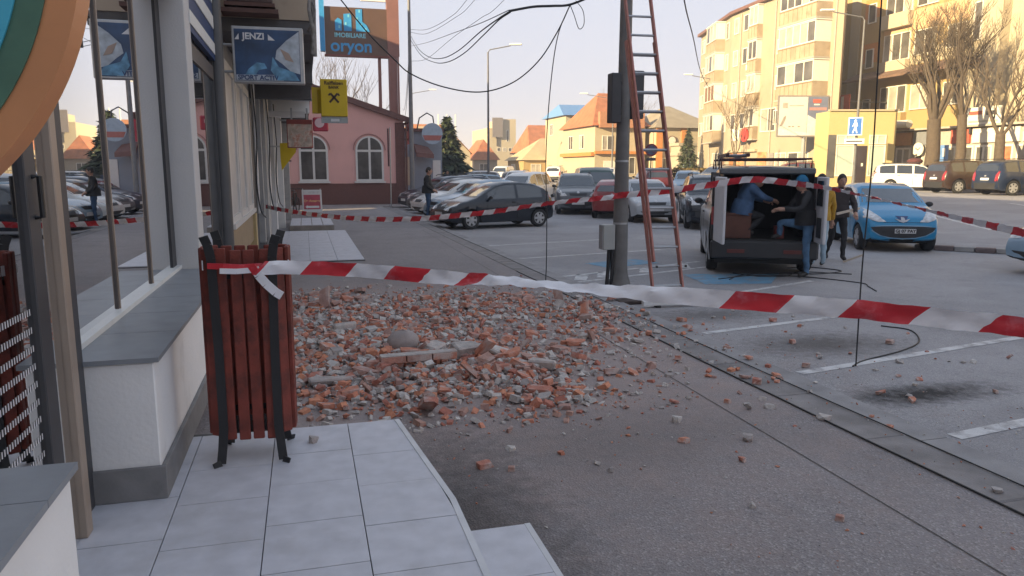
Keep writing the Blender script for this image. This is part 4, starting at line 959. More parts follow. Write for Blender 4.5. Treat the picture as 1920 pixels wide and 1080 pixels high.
for k, (x, y, rz, d_, lab) in enumerate(((1.42, 6.85, .3, (.34, .22, .15), 'big pale mortar block right of the long brick strip'), (1.78, 6.72, -.5, (.40, .2, .08), 'tilted dark underside slab leaning in the rubble'), (1.15, 7.05, .8, (.26, .2, .13), 'grey wall chunk behind the long brick strip'),
                                     (.35, 8.3, .2, (.30, .2, .12), 'broad grey wall chunk left of the round stone'), (-.35, 7.6, .4, (.36, .22, .1), 'flat grey slab in the rubble close to the shop wall'), (2.0, 6.25, -.6, (.3, .16, .1), 'long grey wedge chunk at the right of the rubble core'), (.15, 6.3, .1, (.42, .16, .06), 'long flat grey slab in front of the rubble core'))):
    d_ = tuple(v * .88 for v in d_); bb = MB().box((0, 0, 0), d_)
    for v in bb.v: v += Vector((rnd.uniform(-.03, .03), rnd.uniform(-.03, .03), rnd.uniform(-.02, .02)))
    o = bb.build('wall_chunk', M_mo, bevel=.018, loc=(x, y, d_[2] / 2 + .01)); o.rotation_euler = (rnd.uniform(-.2, .2), .35 if k == 1 else rnd.uniform(-.15, .15), rz); tag(o, lab, 'wall chunk')
SING = [(0, 1.00, 4.22, .3, 'half an orange brick alone on the asphalt beside the platform corner'), (5, 1.13, 4.12, 1.2, 'small orange brick crumb just right of the lone half brick'), (1, 2.36, 4.27, .2, 'orange brick half lying by itself in the middle of the asphalt'),
        (3, 1.30, 4.78, 2.0, 'orange brick bit between the heap and the lone half brick'), (7, 2.55, 3.88, .5, 'tiny orange brick bit before the joint line'), (4, 3.0, 6.1, .6, 'large red brick chunk lying outside the heap near the kerb'),
        (2, 3.62, 5.35, .9, 'reddish brick chunk sitting on the kerb edge'), (6, 3.56, 7.3, 2.2, 'brick chunk across the kerb beside the bay lines'), (5, 3.1, 4.95, .4, 'bright orange brick bit left of the kerb cables'), (7, 5.62, 4.85, .1, 'orange brick bit at the right rim of the oil stain'),
        (3, 4.6, 6.0, 1.0, 'brick bit on the end of the second bay line'), (1, 5.1, 6.9, 1.4, 'brick piece on the dark stain in the bay'), (4, 6.1, 6.6, .4, 'brick piece on the bay near the curved cable'), (2, 5.6, 8.0, 2.1, 'brick piece on the far bay line'),
        (5, 2.6, 3.05, .7, 'single brick crumb low on the right asphalt'), (6, 4.35, 7.9, .3, 'pink brick chunk where the worn bay line starts'), (0, 4.5, 8.35, 1.9, 'brick piece just before the ladder bar')]
for i, x, y, rz, lab in SING: one(FB[i], x, y, rz, .48 if y < 5.3 else .62, 'brick', lab, 'brick', tilt=(rnd.gauss(0, .06), rnd.gauss(0, .06)))
for i, x, y, rz, sc, lab in ((0, 1.22, 4.45, .3, 1, 'pale mortar lump beside the lone orange bricks'), (1, 2.78, 4.18, .9, 1, 'grey mortar lump on the pavement joint'), (2, 3.55, 4.42, .2, 1.3, 'flat pale stone on the kerb edge before the oil stain'), (3, 3.68, 3.1, .4, 1, 'white stone bit on the kerb at the right frame edge'),
                             (4, 1.7, 3.95, 1, .6, 'little white stone bit on the brown asphalt'), (5, 2.5, 4.65, .5, 1, 'round grey mortar lump between joint and heap'), (6, 4.95, 6.25, .6, 1.1, 'flat dark grey lump on the bay by the hanging cable'), (7, 5.6, 5.9, 1.1, 1, 'grey lump lying on the second bay line'),
                             (8, 6.3, 5.7, .1, 1, 'square grey stone in the bay beyond the stain'), (9, 5.0, 8.4, 0, 1.1, 'white lump in front of the ladder bar'), (10, 2.25, 3.3, 0, .6, 'small pale lump low on the asphalt'), (11, 3.35, 4.75, .4, 1, 'mortar lump resting by the kerb cable')):
    one(FM[i], x, y, rz, sc * .6, 'mortar_chunk', lab, 'mortar chunk')
one(FM[5], -.02, 4.32, .4, .5, 'mortar_chunk', 'brown crumb lying on the platform tiles beside the bin', 'mortar chunk', z=.222)
def spread(x, y): return ('strewn along the kerb' if x < 4.3 else 'strewn over the parking bays') + (' near the ladder foot' if y > 7.2 else (' beside the dark oil stain' if y < 5.6 else ' by the hanging cable'))
# more scattered pieces over bays and kerb
for i in range(70):
    x = rnd.choice((rnd.uniform(2.2, 4.2), rnd.uniform(3.9, 6.8))); y = rnd.uniform(4.2, 8.9)
    if i % 2: lay(rnd.choice(FB), x, y, 0, 'brick', 'tiny loose brick bit ' + spread(x, y), 'brick', 'tiny brick bits ' + spread(x, y), sc=rnd.uniform(.25, .5))
    else: lay(rnd.choice(FM), x, y, 0, 'mortar_chunk', 'tiny loose mortar bit ' + spread(x, y), 'mortar chunk', 'tiny mortar bits ' + spread(x, y), sc=rnd.uniform(.25, .5))
# ================================================================ cars: one lofted shell, panels pressed onto it
def paint(name, col, rough=.32, dust=.25): return mat('car_paint_' + name, col, rough, var=.05, scale=2, coat=.5, dirt=((.30, .28, .26), 2.5, .55, dust), spec=.35)
G_car = mat('dark_car_glass', (.025, .03, .035), .06, var=.2, spec=.9, coat=1)
M_head = mat('headlight_glass', (.50, .50, .50), .12, var=.35, scale=14, coat=1)
M_tail = mat('tail_light_red', (.30, .02, .02), .15, var=.2, coat=1)
M_orl = mat('indicator_orange', (.55, .17, .04), .2, coat=1)
M_plas = mat('black_bumper_plastic', (.028, .028, .030), .6, var=.15)
M_plate = mat('number_plate_white', (.66, .66, .66), .4, var=.03)
M_rim = mat('wheel_trim_silver', (.45, .45, .46), .35, metal=.4, var=.15)
M_tyre = mat('tyre_rubber', (.022, .022, .023), .85, var=.2)
M_und = mat('dark_underbody', (.012, .012, .012), .9)
SPEC = dict(
 hatch=dict(L=3.83, W=1.65, wb=2.49, fo=.78, r=.295, belt=(.86, .95), top=[(0, .56), (.03, .64), (.14, .72), (.55, .88), (.98, .98), (1.72, 1.39), (2.1, 1.46), (2.7, 1.465), (3.2, 1.40), (3.55, 1.26), (3.74, .98), (3.80, .80), (3.83, .6)], win=[(1.38, 2.38), (2.48, 3.38)], ws=(1.02, 1.66), rw=(3.52, 3.72)),
 city=dict(L=3.43, W=1.64, wb=2.34, fo=.60, r=.29, belt=(.88, .96), top=[(0, .52), (.03, .66), (.12, .76), (.45, .90), (.78, 1.0), (1.55, 1.42), (1.95, 1.48), (2.5, 1.475), (3.05, 1.42), (3.28, 1.2), (3.36, .95), (3.41, .8), (3.43, .6)], win=[(1.2, 2.1), (2.2, 3.0)], ws=(.84, 1.5), rw=(3.1, 3.3)),
 sedan=dict(L=4.25, W=1.74, wb=2.63, fo=.80, r=.30, belt=(.88, .96), top=[(0, .54), (.03, .66), (.12, .74), (.6, .90), (1.15, .98), (1.82, 1.43), (2.2, 1.50), (2.8, 1.49), (3.2, 1.40), (3.65, 1.08), (3.8, 1.04), (4.16, 1.0), (4.22, .85), (4.25, .6)], win=[(1.52, 2.35), (2.45, 3.2)], ws=(1.2, 1.76), rw=(3.25, 3.62)),
 estate=dict(L=4.45, W=1.74, wb=2.70, fo=.80, r=.31, belt=(.90, .98), top=[(0, .54), (.03, .68), (.12, .76), (.6, .92), (1.1, 1.0), (1.80, 1.46), (2.2, 1.54), (3.2, 1.56), (4.0, 1.52), (4.25, 1.42), (4.37, 1.0), (4.42, .8), (4.45, .6)], win=[(1.5, 2.3), (2.4, 3.2), (3.3, 4.1)], ws=(1.16, 1.74), rw=(4.2, 4.36)),
 mpv=dict(L=4.5, W=1.76, wb=2.8, fo=.80, r=.32, belt=(.96, 1.02), top=[(0, .56), (.03, .72), (.12, .82), (.6, .98), (.98, 1.06), (1.75, 1.58), (2.2, 1.68), (3.2, 1.69), (4.0, 1.64), (4.28, 1.52), (4.42, 1.05), (4.47, .8), (4.5, .6)], win=[(1.5, 2.35), (2.45, 3.3), (3.4, 4.15)], ws=(1.04, 1.68), rw=(4.24, 4.40)),
 suv=dict(L=4.32, W=1.82, wb=2.67, fo=.82, r=.36, belt=(1.04, 1.10), top=[(0, .66), (.03, .84), (.12, .94), (.6, 1.06), (1.15, 1.12), (1.78, 1.60), (2.2, 1.69), (3.1, 1.70), (3.8, 1.64), (4.1, 1.52), (4.24, 1.10), (4.29, .9), (4.32, .7)], win=[(1.52, 2.3), (2.4, 3.15), (3.25, 3.9)], ws=(1.2, 1.72), rw=(4.06, 4.23)),
 van=dict(L=4.4, W=1.80, wb=2.72, fo=.88, r=.32, belt=(1.02, 1.08), top=[(0, .58), (.03, .78), (.12, .88), (.55, 1.02), (.95, 1.12), (1.62, 1.70), (2.0, 1.81), (3.0, 1.84), (4.1, 1.82), (4.3, 1.78), (4.37, 1.66), (4.39, 1.0), (4.4, .7)], win=[(1.35, 2.2)], ws=(1.0, 1.56), rw=None),
 bigvan=dict(L=4.9, W=1.92, wb=3.0, fo=.92, r=.34, belt=(1.12, 1.18), top=[(0, .62), (.03, .88), (.12, .98), (.5, 1.12), (.8, 1.22), (1.5, 1.82), (1.9, 1.94), (3.2, 1.96), (4.5, 1.94), (4.75, 1.88), (4.85, 1.3), (4.88, 1.0), (4.9, .7)], win=[(1.2, 2.1)], ws=(.86, 1.44), rw=None))
def make_car(kind, pm, label, cat='car', group='parked cars', plate=None, open_back=False, tail_w=.16, bumper=None, bars=False, spokes=6):
    s = SPEC[kind]; L, W = s['L'], s['W']; hw = W / 2
    name = {'van': 'parked_van', 'bigvan': 'parked_van'}.get(kind, 'parked_car')
    t = thing(name, label, cat, (0, 0, 0), 0, group)
    X = lambda d: L / 2 - d                                  # distance from nose -> local x (nose points along +x)
    ax = [X(s['fo']), X(s['fo'] + s['wb'])]; r = s['r']; ar = r + .055
    def lerp_tab(tab, d):
        for (a, za), (b_, zb) in zip(tab[:-1], tab[1:]):
            if d <= b_: return za + (zb - za) * ((d - a) / (b_ - a))
        return tab[-1][1]
    def ctop(d):                                            # smoothed roof line
        return (lerp_tab(s['top'], max(0, d - .04)) + 2 * lerp_tab(s['top'], d) + lerp_tab(s['top'], min(L, d + .04))) / 4
    ztop = max(z for _, z in s['top'])
    def belt(d): return s['belt'][0] + (s['belt'][1] - s['belt'][0]) * d / L
    def zb(d):
        e = min(d, L - d); base = .20 + .10 * max(0, 1 - e / .45) ** 2
        return base
    def half(d):
        e = min(d, L - d); k = .62 if d < L / 2 else .40
        return hw * (1 - (.17 if d < L / 2 else .10) * max(0, 1 - e / k) ** 2)
    ds = sorted(set([round(v, 3) for v in [L * i / 40 for i in range(41)] + [x for x, _ in s['top']] + [s['fo'] + f for f in (-ar, -ar * .92, -ar * .7, -ar * .35, 0, ar * .35, ar * .7, ar * .92, ar)] + [s['fo'] + s['wb'] + f for f in (-ar, -ar * .92, -ar * .7, -ar * .35, 0, ar * .35, ar * .7, ar * .92, ar)] if 0 <= v <= (L - .115 if open_back else L)]))
    b = MB(); ringn = 10; secs = []
    for d in ds:
        x = X(d); w_ = half(d); z0 = zb(d); T = ctop(d); B = min(belt(d), T - .035)
        a = 0
        for c in ax:
            if abs(x - c) < ar: a = max(a, r + math.sqrt(max(0, ar * ar - (x - c) ** 2)))
        up = max(0, min(1, (T - belt(d)) / max(.1, ztop - belt(d))))
        wt = w_ * (.90 - .17 * up)
        P = [(0, z0), (w_ * .72, z0), (w_ * .73, max(z0 + .01, a)), (w_ * .955, max(z0 + .02, a)), (w_ * .985, max(.42, a + .005)), (w_, max(min(.62, B - .12), a + .01)), (w_ * .985, max(B - .05, a + .015)), (w_ * .955, max(B, a + .02)), (wt, max(T - .045 * (.3 + up), B + .01)), (wt * .86, T - .004), (0, T + .012)]
        secs.append([Vector((x, y, z)) for y, z in P])
    n = len(secs[0])
    for sec in secs:
        for p in sec: b.v.append(p)
        for p in sec[1:-1]: b.v.append(Vector((p.x, -p.y, p.z)))
    m_ = 2 * n - 2
    def idx(i, k): return i * m_ + (k if k < n else n + (2 * n - 2 - k) - 1 + 0)
    # ring order: 0..n-1 then mirrored n-2..1
    order = list(range(n)) + [n + (k - 1) for k in range(n - 2, 0, -1)]
    for i in range(len(secs) - 1):
        for k in range(m_):
            a0, a1 = order[k], order[(k + 1) % m_]
            b.f.append([i * m_ + a0, (i + 1) * m_ + a0, (i + 1) * m_ + a1, i * m_ + a1])
            b.m.append(1 if k in (0, 1, 2, m_ - 1, m_ - 2, m_ - 3) else 0)
    b.f.append([order[k] for k in range(m_)]); b.m.append(0)
    if not open_back: b.f.append([(len(secs) - 1) * m_ + order[k] for k in reversed(range(m_))]); b.m.append(0)
    body = b.build('body', [pm, M_und], t, smooth=38)
    bm = bmesh.new(); bm.from_mesh(body.data)
    if not open_back: bmesh.ops.recalc_face_normals(bm, faces=bm.faces); bm.to_mesh(body.data)
    bvh = BVHTree.FromBMesh(bm); bm.free()
    AX = {'L': (Vector((0, -1, 0)), lambda a, c: Vector((a, 3, c))), 'R': (Vector((0, 1, 0)), lambda a, c: Vector((a, -3, c))),
          'F': (Vector((-1, 0, 0)), lambda a, c: Vector((5, a, c))), 'B': (Vector((1, 0, 0)), lambda a, c: Vector((-5, a, c))), 'T': (Vector((0, 0, -1)), lambda a, c: Vector((a, c, 5)))}
    def decal(nm, m, poly, axis, off=.006, parent=None, step=.10):
        dv, org = AX[axis]; P = []
        for (a, c), (a2, c2) in zip(poly, poly[1:] + poly[:1]):
            k = max(1, int(math.hypot(a2 - a, c2 - c) / step))
            for i in range(k): P.append((a + (a2 - a) * i / k, c + (c2 - c) * i / k))
        ca, cc = sum(p[0] for p in P) / len(P), sum(p[1] for p in P) / len(P); mb = MB(); N = len(P); ok = 0
        def cast(a, c, o_):
            h, nn, _, _ = bvh.ray_cast(org(a, c), dv)
            if h is None:
                h, nn, _, _ = bvh.find_nearest(org(a, c) + dv * (3 - hw if axis in 'LR' else 5 - L / 2))
            if nn.dot(dv) > 0: nn = -nn
            return h + (nn - dv).normalized() * o_
        for f, o_ in ((1, -.012), (1, off), (.72, off), (.42, off), (.15, off)):
            for a, c in P: mb.v.append(cast(ca + (a - ca) * f, cc + (c - cc) * f, o_))
        for q in range(4):
            for i in range(N): mb.f.append([q * N + i, q * N + (i + 1) % N, (q + 1) * N + (i + 1) % N, (q + 1) * N + i]); mb.m.append(0)
        mb.f.append([4 * N + i for i in range(N)]); mb.m.append(0)
        o = mb.build(nm, m, parent or t, smooth=35)
        return o
    # glazing
    for (d0, d1) in s['win']:
        lowp, upp = [], []
        for i in range(9):
            d = d0 + (d1 - d0) * i / 8; zt = ctop(d) - .085; zl = belt(d) + .035
            if zt > zl + .03: lowp.append((X(d), zl)); upp.append((X(d), zt))
        if len(lowp) > 2:
            for side in 'LR': decal('side_window', G_car, lowp + upp[::-1], side, .005)
    d0, d1 = s['ws']; za, zt = ctop(d0) + .03, ctop(d1) - .03
    decal('windscreen', G_car, [(-hw * .80, za), (hw * .80, za), (hw * .655, zt), (-hw * .655, zt)], 'F', .005)
    if s['rw']:
        d0, d1 = s['rw']; zt, za = ctop(d0) - .01, max(ctop(d1), belt(L)) + .03
        decal('rear_window', G_car, [(-hw * .74, za), (hw * .74, za), (hw * .64, zt), (-hw * .64, zt)], 'B', .005)
    # lights, grille, plates
    hb = belt(0)
    for sg in (-1, 1):
        hl = [(sg * hw * .50, hb - .25), (sg * hw * .80, hb - .27), (sg * hw * .90, hb - .10), (sg * hw * .80, hb - .03), (sg * hw * .62, hb - .13)]
        decal('headlight', M_head, hl, 'F', .008)
        if not open_back:
            tl = [(sg * hw * (.86 - tail_w), .68), (sg * hw * .90, .68), (sg * hw * .89, 1.02 if kind in ('sedan',) else min(1.25, belt(L) + .22)), (sg * hw * (.86 - tail_w), .98)]
            decal('tail_light', M_tail, tl, 'B', .008)
        side = 'L' if sg > 0 else 'R'
        for d in (s['win'][0][1] + .05,) + ((s['win'][1][1] + .02,) if len(s['win']) > 1 and kind in ('sedan', 'estate', 'mpv', 'suv') else ()):
            decal('door_handle', M_plas if kind != 'sedan' else pm, [(X(d - .2), belt(d) - .10), (X(d - .05), belt(d) - .10), (X(d - .05), belt(d) - .07), (X(d - .2), belt(d) - .07)], side, .02)
            decal('door_seam', M_und, [(X(d + .0), .34), (X(d + .012), .34), (X(d + .012), belt(d) - .01), (X(d), belt(d) - .01)], side, .003)
        d = s['win'][0][0] - .05
        decal('door_seam', M_und, [(X(d), .36), (X(d + .012), .36), (X(d + .012), belt(d) - .02), (X(d), belt(d) - .02)], side, .003)
        # mirror
        mz = belt(1.4) + .10; mx = X(s['win'][0][0] + .04)
        mb = MB().blob((mx, sg * (hw + .07), mz), .1, 6, 0, (.55, .9, .62)); mb.bar((mx, sg * (hw - .12), mz - .03), (mx, sg * (hw + .03), mz - .03), .05, .03)
        mb.build('wing_mirror', M_plas, t, smooth=50)
    decal('upper_grille', M_plas, [(-hw * .36, hb - .25), (hw * .36, hb - .25), (hw * .42, hb - .15), (-hw * .42, hb - .15)], 'F', .006)
    decal('lower_grille', M_plas, [(-hw * .62, .27), (hw * .62, .27), (hw * .66, .42), (-hw * .66, .42)], 'F', .006)
    pf = decal('number_plate', M_plate, [(-.26, .43), (.26, .43), (.26, .54), (-.26, .54)], 'F', .014)
    decal('emblem', M_rim, [(-.06, hb - .13), (0, hb - .16), (.06, hb - .13), (.04, hb - .07), (-.04, hb - .07)], 'F', .012)
    if not open_back:
        decal('number_plate', M_plate, [(-.26, .72), (.26, .72), (.26, .83), (-.26, .83)], 'B', .012)
        decal('emblem', M_rim, [(-.05, .90), (.05, .90), (.05, .96), (-.05, .96)], 'B', .01)
    bm_ = bumper or pm
    if bumper:
        decal('rear_bumper', bumper, [(-hw * .92, .30), (hw * .92, .30), (hw * .92, .60), (-hw * .92, .60)], 'B', .02)
        decal('front_bumper', bumper, [(-hw * .9, .42), (hw * .9, .42), (hw * .9, .62), (-hw * .9, .62)], 'F', .012)
        for side in 'LR': decal('side_trim', bumper, [(X(s['fo'] + ar + .06), .36), (X(s['fo'] + s['wb'] - ar - .06), .36), (X(s['fo'] + s['wb'] - ar - .06), .50), (X(s['fo'] + ar + .06), .50)], side, .010)
    if bars:
        for sg in (-1, 1): MB().tube([(X(1.9), sg * hw * .66, ztop + .0), (X(2.0), sg * hw * .66, ztop + .06), (X(3.8), sg * hw * .66, ztop + .03), (X(3.9), sg * hw * .66, ztop - .05)], .018, 6).build('roof_bar', M_plas, t, smooth=50)
    # wheels
    for c in ax:
        for sg in (-1, 1):
            yo = hw - .02
            F_ = FR((c, sg * yo, r), (1, 0, 0), (0, 0, 1 if sg < 0 else -1)) 
            w_ = MB().lathe([(r * .66, -.02), (r * .70, 0), (r * .93, -.005), (r, -.04), (r, -.15), (r * .9, -.19), (r * .3, -.19)], 22, 0, F_).build('wheel', M_tyre, t, smooth=40)
            rm = MB().lathe([(r * .66, -.03), (r * .66, -.012), (r * .60, -.008), (r * .58, -.03)], 22, 0, F_)
            rm.lathe([(r * .20, -.03), (r * .19, .002), (r * .05, .008)], 12, 0, F_)
            for k in range(spokes):
                an = 2 * math.pi * k / spokes
                rm.bar(F_ @ Vector((r * .15 * math.cos(an), r * .15 * math.sin(an), -.012)), F_ @ Vector((r * .62 * math.cos(an), r * .62 * math.sin(an), -.012)), r * .26, .02, 0, F_.to_3x3() @ Vector((0, 0, 1)))
            rm.build('rim', M_rim, w_, smooth=40)
            MB().lathe([(r * .64, -.06), (r * .64, -.05)], 18, 0, F_).build('brake_disc', M_und, w_)
    MB().box((0, 0, .24), (L * .86, W * .66, .10)).build('underbody', M_und, t)
    t['_kind'] = kind
    return t, decal, X, hw, bvh
def place(t, x, y, head):                                   # head: direction vector of the nose
    t.location = (x, y, zr(x)); t.rotation_euler = (0, 0, math.atan2(head[1], head[0]))
    t.rotation_euler.y = 0
    return t
def repaint(t, pm):
    for o in [t] + list(t.children_recursive):
        if o.type == 'MESH':
            for i, sl in enumerate(o.material_slots):
                if sl.material and sl.material.name.startswith('car_paint_'):
                    sl.link = 'OBJECT'; sl.material = pm
    return t
def clone(t, x, y, head, pm, label, group=None):
    c = copy_tree(t, label=label); repaint(c, pm); place(c, x, y, head)
    if group: c['group'] = group
    return c
P_black = paint('black', (.010, .014, .022), .22, .0); P_blue = paint('bright_blue', (.012, .22, .42), .28, .1)
P_silver = paint('silver', (.38, .40, .42), .35); P_white = paint('white', (.66, .66, .64), .35); P_grey = paint('grey', (.10, .11, .12)); P_red = paint('red', (.22, .02, .02))
P_dblue = paint('dark_blue', (.014, .022, .045), .3, .1); P_lblue = paint('pale_blue', (.25, .36, .46)); P_brown = paint('brown', (.04, .024, .018), .3, .1); P_maroon = paint('maroon', (.10, .02, .025)); P_green = paint('dark_green', (.02, .05, .04)); P_beige = paint('beige', (.45, .40, .32))
HK = (-.972, -.235)                                          # noses to the kerb

# the black hatchback nosed to the kerb
t1, dec, X, hw, bvh = make_car('hatch', P_black, 'black three door hatchback with silver wheel trims nosed to the kerb', group='cars along the left kerb')
place(t1, 5.93, 24.05, HK)
# bright blue city car facing the viewer
t2, dec, X, hw, bvh = make_car('city', P_blue, 'bright blue city car with a wide smiling grille facing the viewer', group='cars by the open van')
for o in [o for o in t2.children if o.name.split('.')[0] in ('upper_grille', 'lower_grille', 'number_plate', 'emblem', 'headlight')]:
    if o.name.split('.')[0] == 'number_plate' and o.bound_box[0][0] < 0: continue
    bpy.data.objects.remove(o)
G_ = [(-.66, .555), (-.60, .47), (-.46, .385), (-.25, .335), (0, .32), (.25, .335), (.46, .385), (.60, .47), (.66, .555), (.4, .575), (0, .58), (-.4, .575)]
dec('grille_rim', mat('pale_chrome_blue', (.20, .36, .50), .25), [(a * 1.06, .45 + (c - .45) * 1.16) for a, c in G_], 'F', .010)
g_ = dec('grille', M_plas, G_, 'F', .016)
pl_ = dec('number_plate', M_plate, [(-.17, .425), (.26, .425), (.26, .525), (-.17, .525)], 'F', .028)
q = bvh.ray_cast(Vector((5, .04, .475)), Vector((-1, 0, 0)))[0]
text('GJ 07 PAY', 'lettering', M_black, pl_, FR((q.x + .036, .045, .475), (0, 1, 0), (0, 0, 1)), .095, bold=.002)
for sg in (-1, 1):
    dec('headlight', M_head, [(sg * .34, .67), (sg * .50, .665), (sg * .76, .74), (sg * .795, .90), (sg * .72, .945), (sg * .60, .90), (sg * .46, .78)], 'F', .012)
    dec('fog_strip', P_blue, [(sg * .25, .255), (sg * .62, .30), (sg * .66, .345), (sg * .25, .285)], 'F', .02)
dec('bonnet_edge', M_und, [(-.40, .655), (.40, .655), (.40, .662), (-.40, .662)], 'F', .004)
e_ = dec('emblem', M_navy, [(-.13, .79), (.13, .79), (.07, .70), (0, .68), (-.07, .70)], 'F', .014)
dec('emblem_rim', M_rim, [(-.03, .77), (.03, .76), (.05, .70), (0, .685), (-.04, .71)], 'F', .020)
dec('emblem_bow', M_rim, [(-.15, .735), (-.08, .68), (0, .655), (.08, .68), (.15, .735), (.08, .70), (0, .678), (-.08, .70)], 'F', .018)
place(t2, 13.85, 15.6, (-.44, -.90)); t2.scale = (1.04,) * 3
# masters for the other kinds
sed, *_ = make_car('sedan', P_silver, 'silver saloon facing the viewer behind the ladder', group='cars in the middle row')
place(sed, 12.3, 26.0, (-.22, -.975))
mp, *_ = make_car('mpv', P_white, 'white people carrier seen from its rear quarter behind the black hatchback', group='cars in the middle row')
place(mp, 11.2, 38.6, (-.62, -.785))
suv, *_ = make_car('suv', P_grey, 'dark grey off roader with its front to the viewer in the middle row', group='cars in the middle row', bumper=M_plas, bars=True)
place(suv, 11.5, 31.2, (-.30, -.95))
est, *_ = make_car('estate', P_white, 'cream white estate car with roof load parked in the sun', group='cars in the sunlit row', bars=True)
place(est, 34.6, 36.6, (.80, -.60))
hat = clone(t1, 12.1, 28.2, (.45, .89), P_red, 'red hatchback showing its tail behind the lamp column', 'cars in the middle row')
bv, *_ = make_car('bigvan', P_white, 'white delivery van parked in the sun before the yellow shop', 'van', 'cars in the sunlit row', bumper=M_plas)
place(bv, 36.6, 46.3, (-.85, .52))
clone(bv, 12.9, 32.6, (-.28, -.96), P_green, 'dark green van facing the viewer left of the lamp column', 'cars in the middle row')['category'] = 'van'
cars = [(suv, 13.1, 22.6, (-.42, -.91), P_black, 'black off roader between the ladder and the open van', 'cars in the middle row'),
        (suv, 34.1, 32.2, (.99, -.12), P_brown, 'brown off roader showing its tail in the sunlit row', 'cars in the sunlit row'),
        (suv, 34.0, 29.0, (.99, -.12), P_dblue, 'dark blue off roader right of the brown one in the sun', 'cars in the sunlit row'),
        (sed, 34.0, 26.0, (.99, -.1), P_grey, 'grey saloon at the right end of the sunlit row', 'cars in the sunlit row'),
        (suv, 33.5, 44.5, (.9, -.4), P_maroon, 'dark red off roader in the sun beyond the roof rack of the open van', 'cars behind the open van'),
        (est, 22.0, 40.5, (-.5, -.86), P_lblue, 'pale blue car in the sun beyond the ladder', 'cars behind the open van'),
        (sed, 18.4, 30.8, (-.92, -.4), P_dblue, 'dark blue car behind the black off roader', 'cars behind the open van'),
        (suv, 21.5, 44.5, (.2, .98), P_maroon, 'maroon car far behind the dark green van', 'distant cars'),
        (hat, 19.0, 46.0, (-.4, -.9), P_dblue, 'small dark blue car far left of the no parking sign post', 'distant cars')]
for m_, x, y, h, p, lab, g_ in cars: clone(m_, x, y, h, p, lab, g_)
left = [(sed, P_lblue, 'pale blue saloon second along the left kerb'), (hat, P_white, 'white hatchback with dark grille behind the standing man'), (sed, P_grey, 'grey saloon fourth along the left kerb'), (est, P_dblue, 'dark blue estate fifth along the left kerb')]
for i, (m_, p, lab) in enumerate(left): clone(m_, 6.35 + (.0 if i != 1 else -.35) + i * .05, 26.9 + i * 2.75, HK, p, lab, 'cars along the left kerb')
far_l = [(est, P_lblue), (sed, P_white), (hat, P_grey), (est, P_dblue), (sed, P_lblue), (suv, P_silver), (sed, P_dblue), (mp, P_white), (hat, P_beige), (est, P_grey)]
for i, (m_, p) in enumerate(far_l):
    clone(m_, 9.3 + i * .9, 44 + i * 3.6, HK, p, 'car in the far kerbside row beyond the pink house, ' + ['nearest', 'second', 'third', 'fourth', 'fifth', 'sixth', 'seventh', 'eighth', 'ninth', 'last'][i] + ' of that row', 'cars in the far kerbside row')
far_m = [(mp, P_white, 14.6, 47), (est, P_grey, 14.5, 51), (sed, P_silver, 16.5, 56), (suv, P_white, 17.5, 62), (est, P_beige, 19.0, 68), (bv, P_white, 22, 84), (suv, P_white, 26.5, 78), (sed, P_white, 27.5, 66)]
for i, (m_, p, x, y) in enumerate(far_m):
    clone(m_, x, y, (-.5, -.86) if i % 2 else (.5, .86), p, 'distant parked vehicle in the middle of the street, ' + ['first', 'second', 'third', 'fourth', 'fifth', 'sixth', 'seventh', 'eighth'][i] + ' from the front', 'distant cars in mid street')
clone(est, 14.62, 9.9, (-.99, .12), P_lblue, 'pale blue car cut off by the right frame edge', 'cars by the open van')
clone(hat, 30.5, 44.5, (-.9, -.4), P_silver, 'silver hatchback before the apartment corner', 'distant cars')
clone(est, 28.5, 48.0, (-.9, -.4), P_beige, 'beige estate before the apartment corner', 'distant cars')

# ---------------------------------------------------------------- the open van
P_van = paint('dusty_dark_grey', (.10, .105, .11), .35, .5)
tv, dec, X, hw, bvh = make_car('van', P_van, 'dusty dark grey van with rear doors open and ladder rack on its roof', 'van', 'cars by the open van', open_back=True)
place(tv, 8.86, 13.60, (.46, .89)); tv.scale = (1.06,) * 3
x0 = -2.2
M_vin = mat('dark_van_interior', (.03, .028, .027), .8, var=.3)
MB().bx(x0 + .02, x0 + 2.3, -.80, .80, .58, .62).build('load_floor', M_vin, tv)
MB().bx(x0 + 2.28, x0 + 2.32, -.78, .78, .6, 1.72).build('bulkhead', M_vin, tv)
for sg in (-1, 1): MB().bx(x0 + .05, x0 + 2.3, sg * .74, sg * .755, .6, 1.7).build('inner_wall', M_vin, tv)
MB().bx(x0 + .05, x0 + 2.3, -.72, .72, 1.70, 1.715).build('headlining', M_vin, tv)
MB().bx(x0 - .10, x0 + .04, -.86, .86, .30, .60).build('rear_bumper', M_plas, tv, bevel=.03)
MB().bx(x0 - .02, x0 + .05, -.78, .78, .22, .30).build('lower_valance', M_und, tv)
for sg in (-1, 1):
    MB().bx(x0 - .02, x0 + .10, sg * .74, sg * .86, .60, 1.66).build('rear_pillar', M_plas, tv, bevel=.015)
    MB().bx(x0 - .035, x0 + .02, sg * .77, sg * .865, .86, 1.16).build('tail_light', M_tail, tv, bevel=.01)
    MB().bx(x0 - .112, x0 - .098, sg * .45 - .14, sg * .45 + .14, .40, .46).build('reflector', mat('dull_red_reflector', (.12, .025, .02), .3), tv)
MB().bx(x0 - .02, x0 + .12, -.76, .76, 1.70, 1.80).build('rear_header', P_van, tv, bevel=.02)
M_din = mat('white_door_inner', (.56, .56, .58), .45, var=.06)
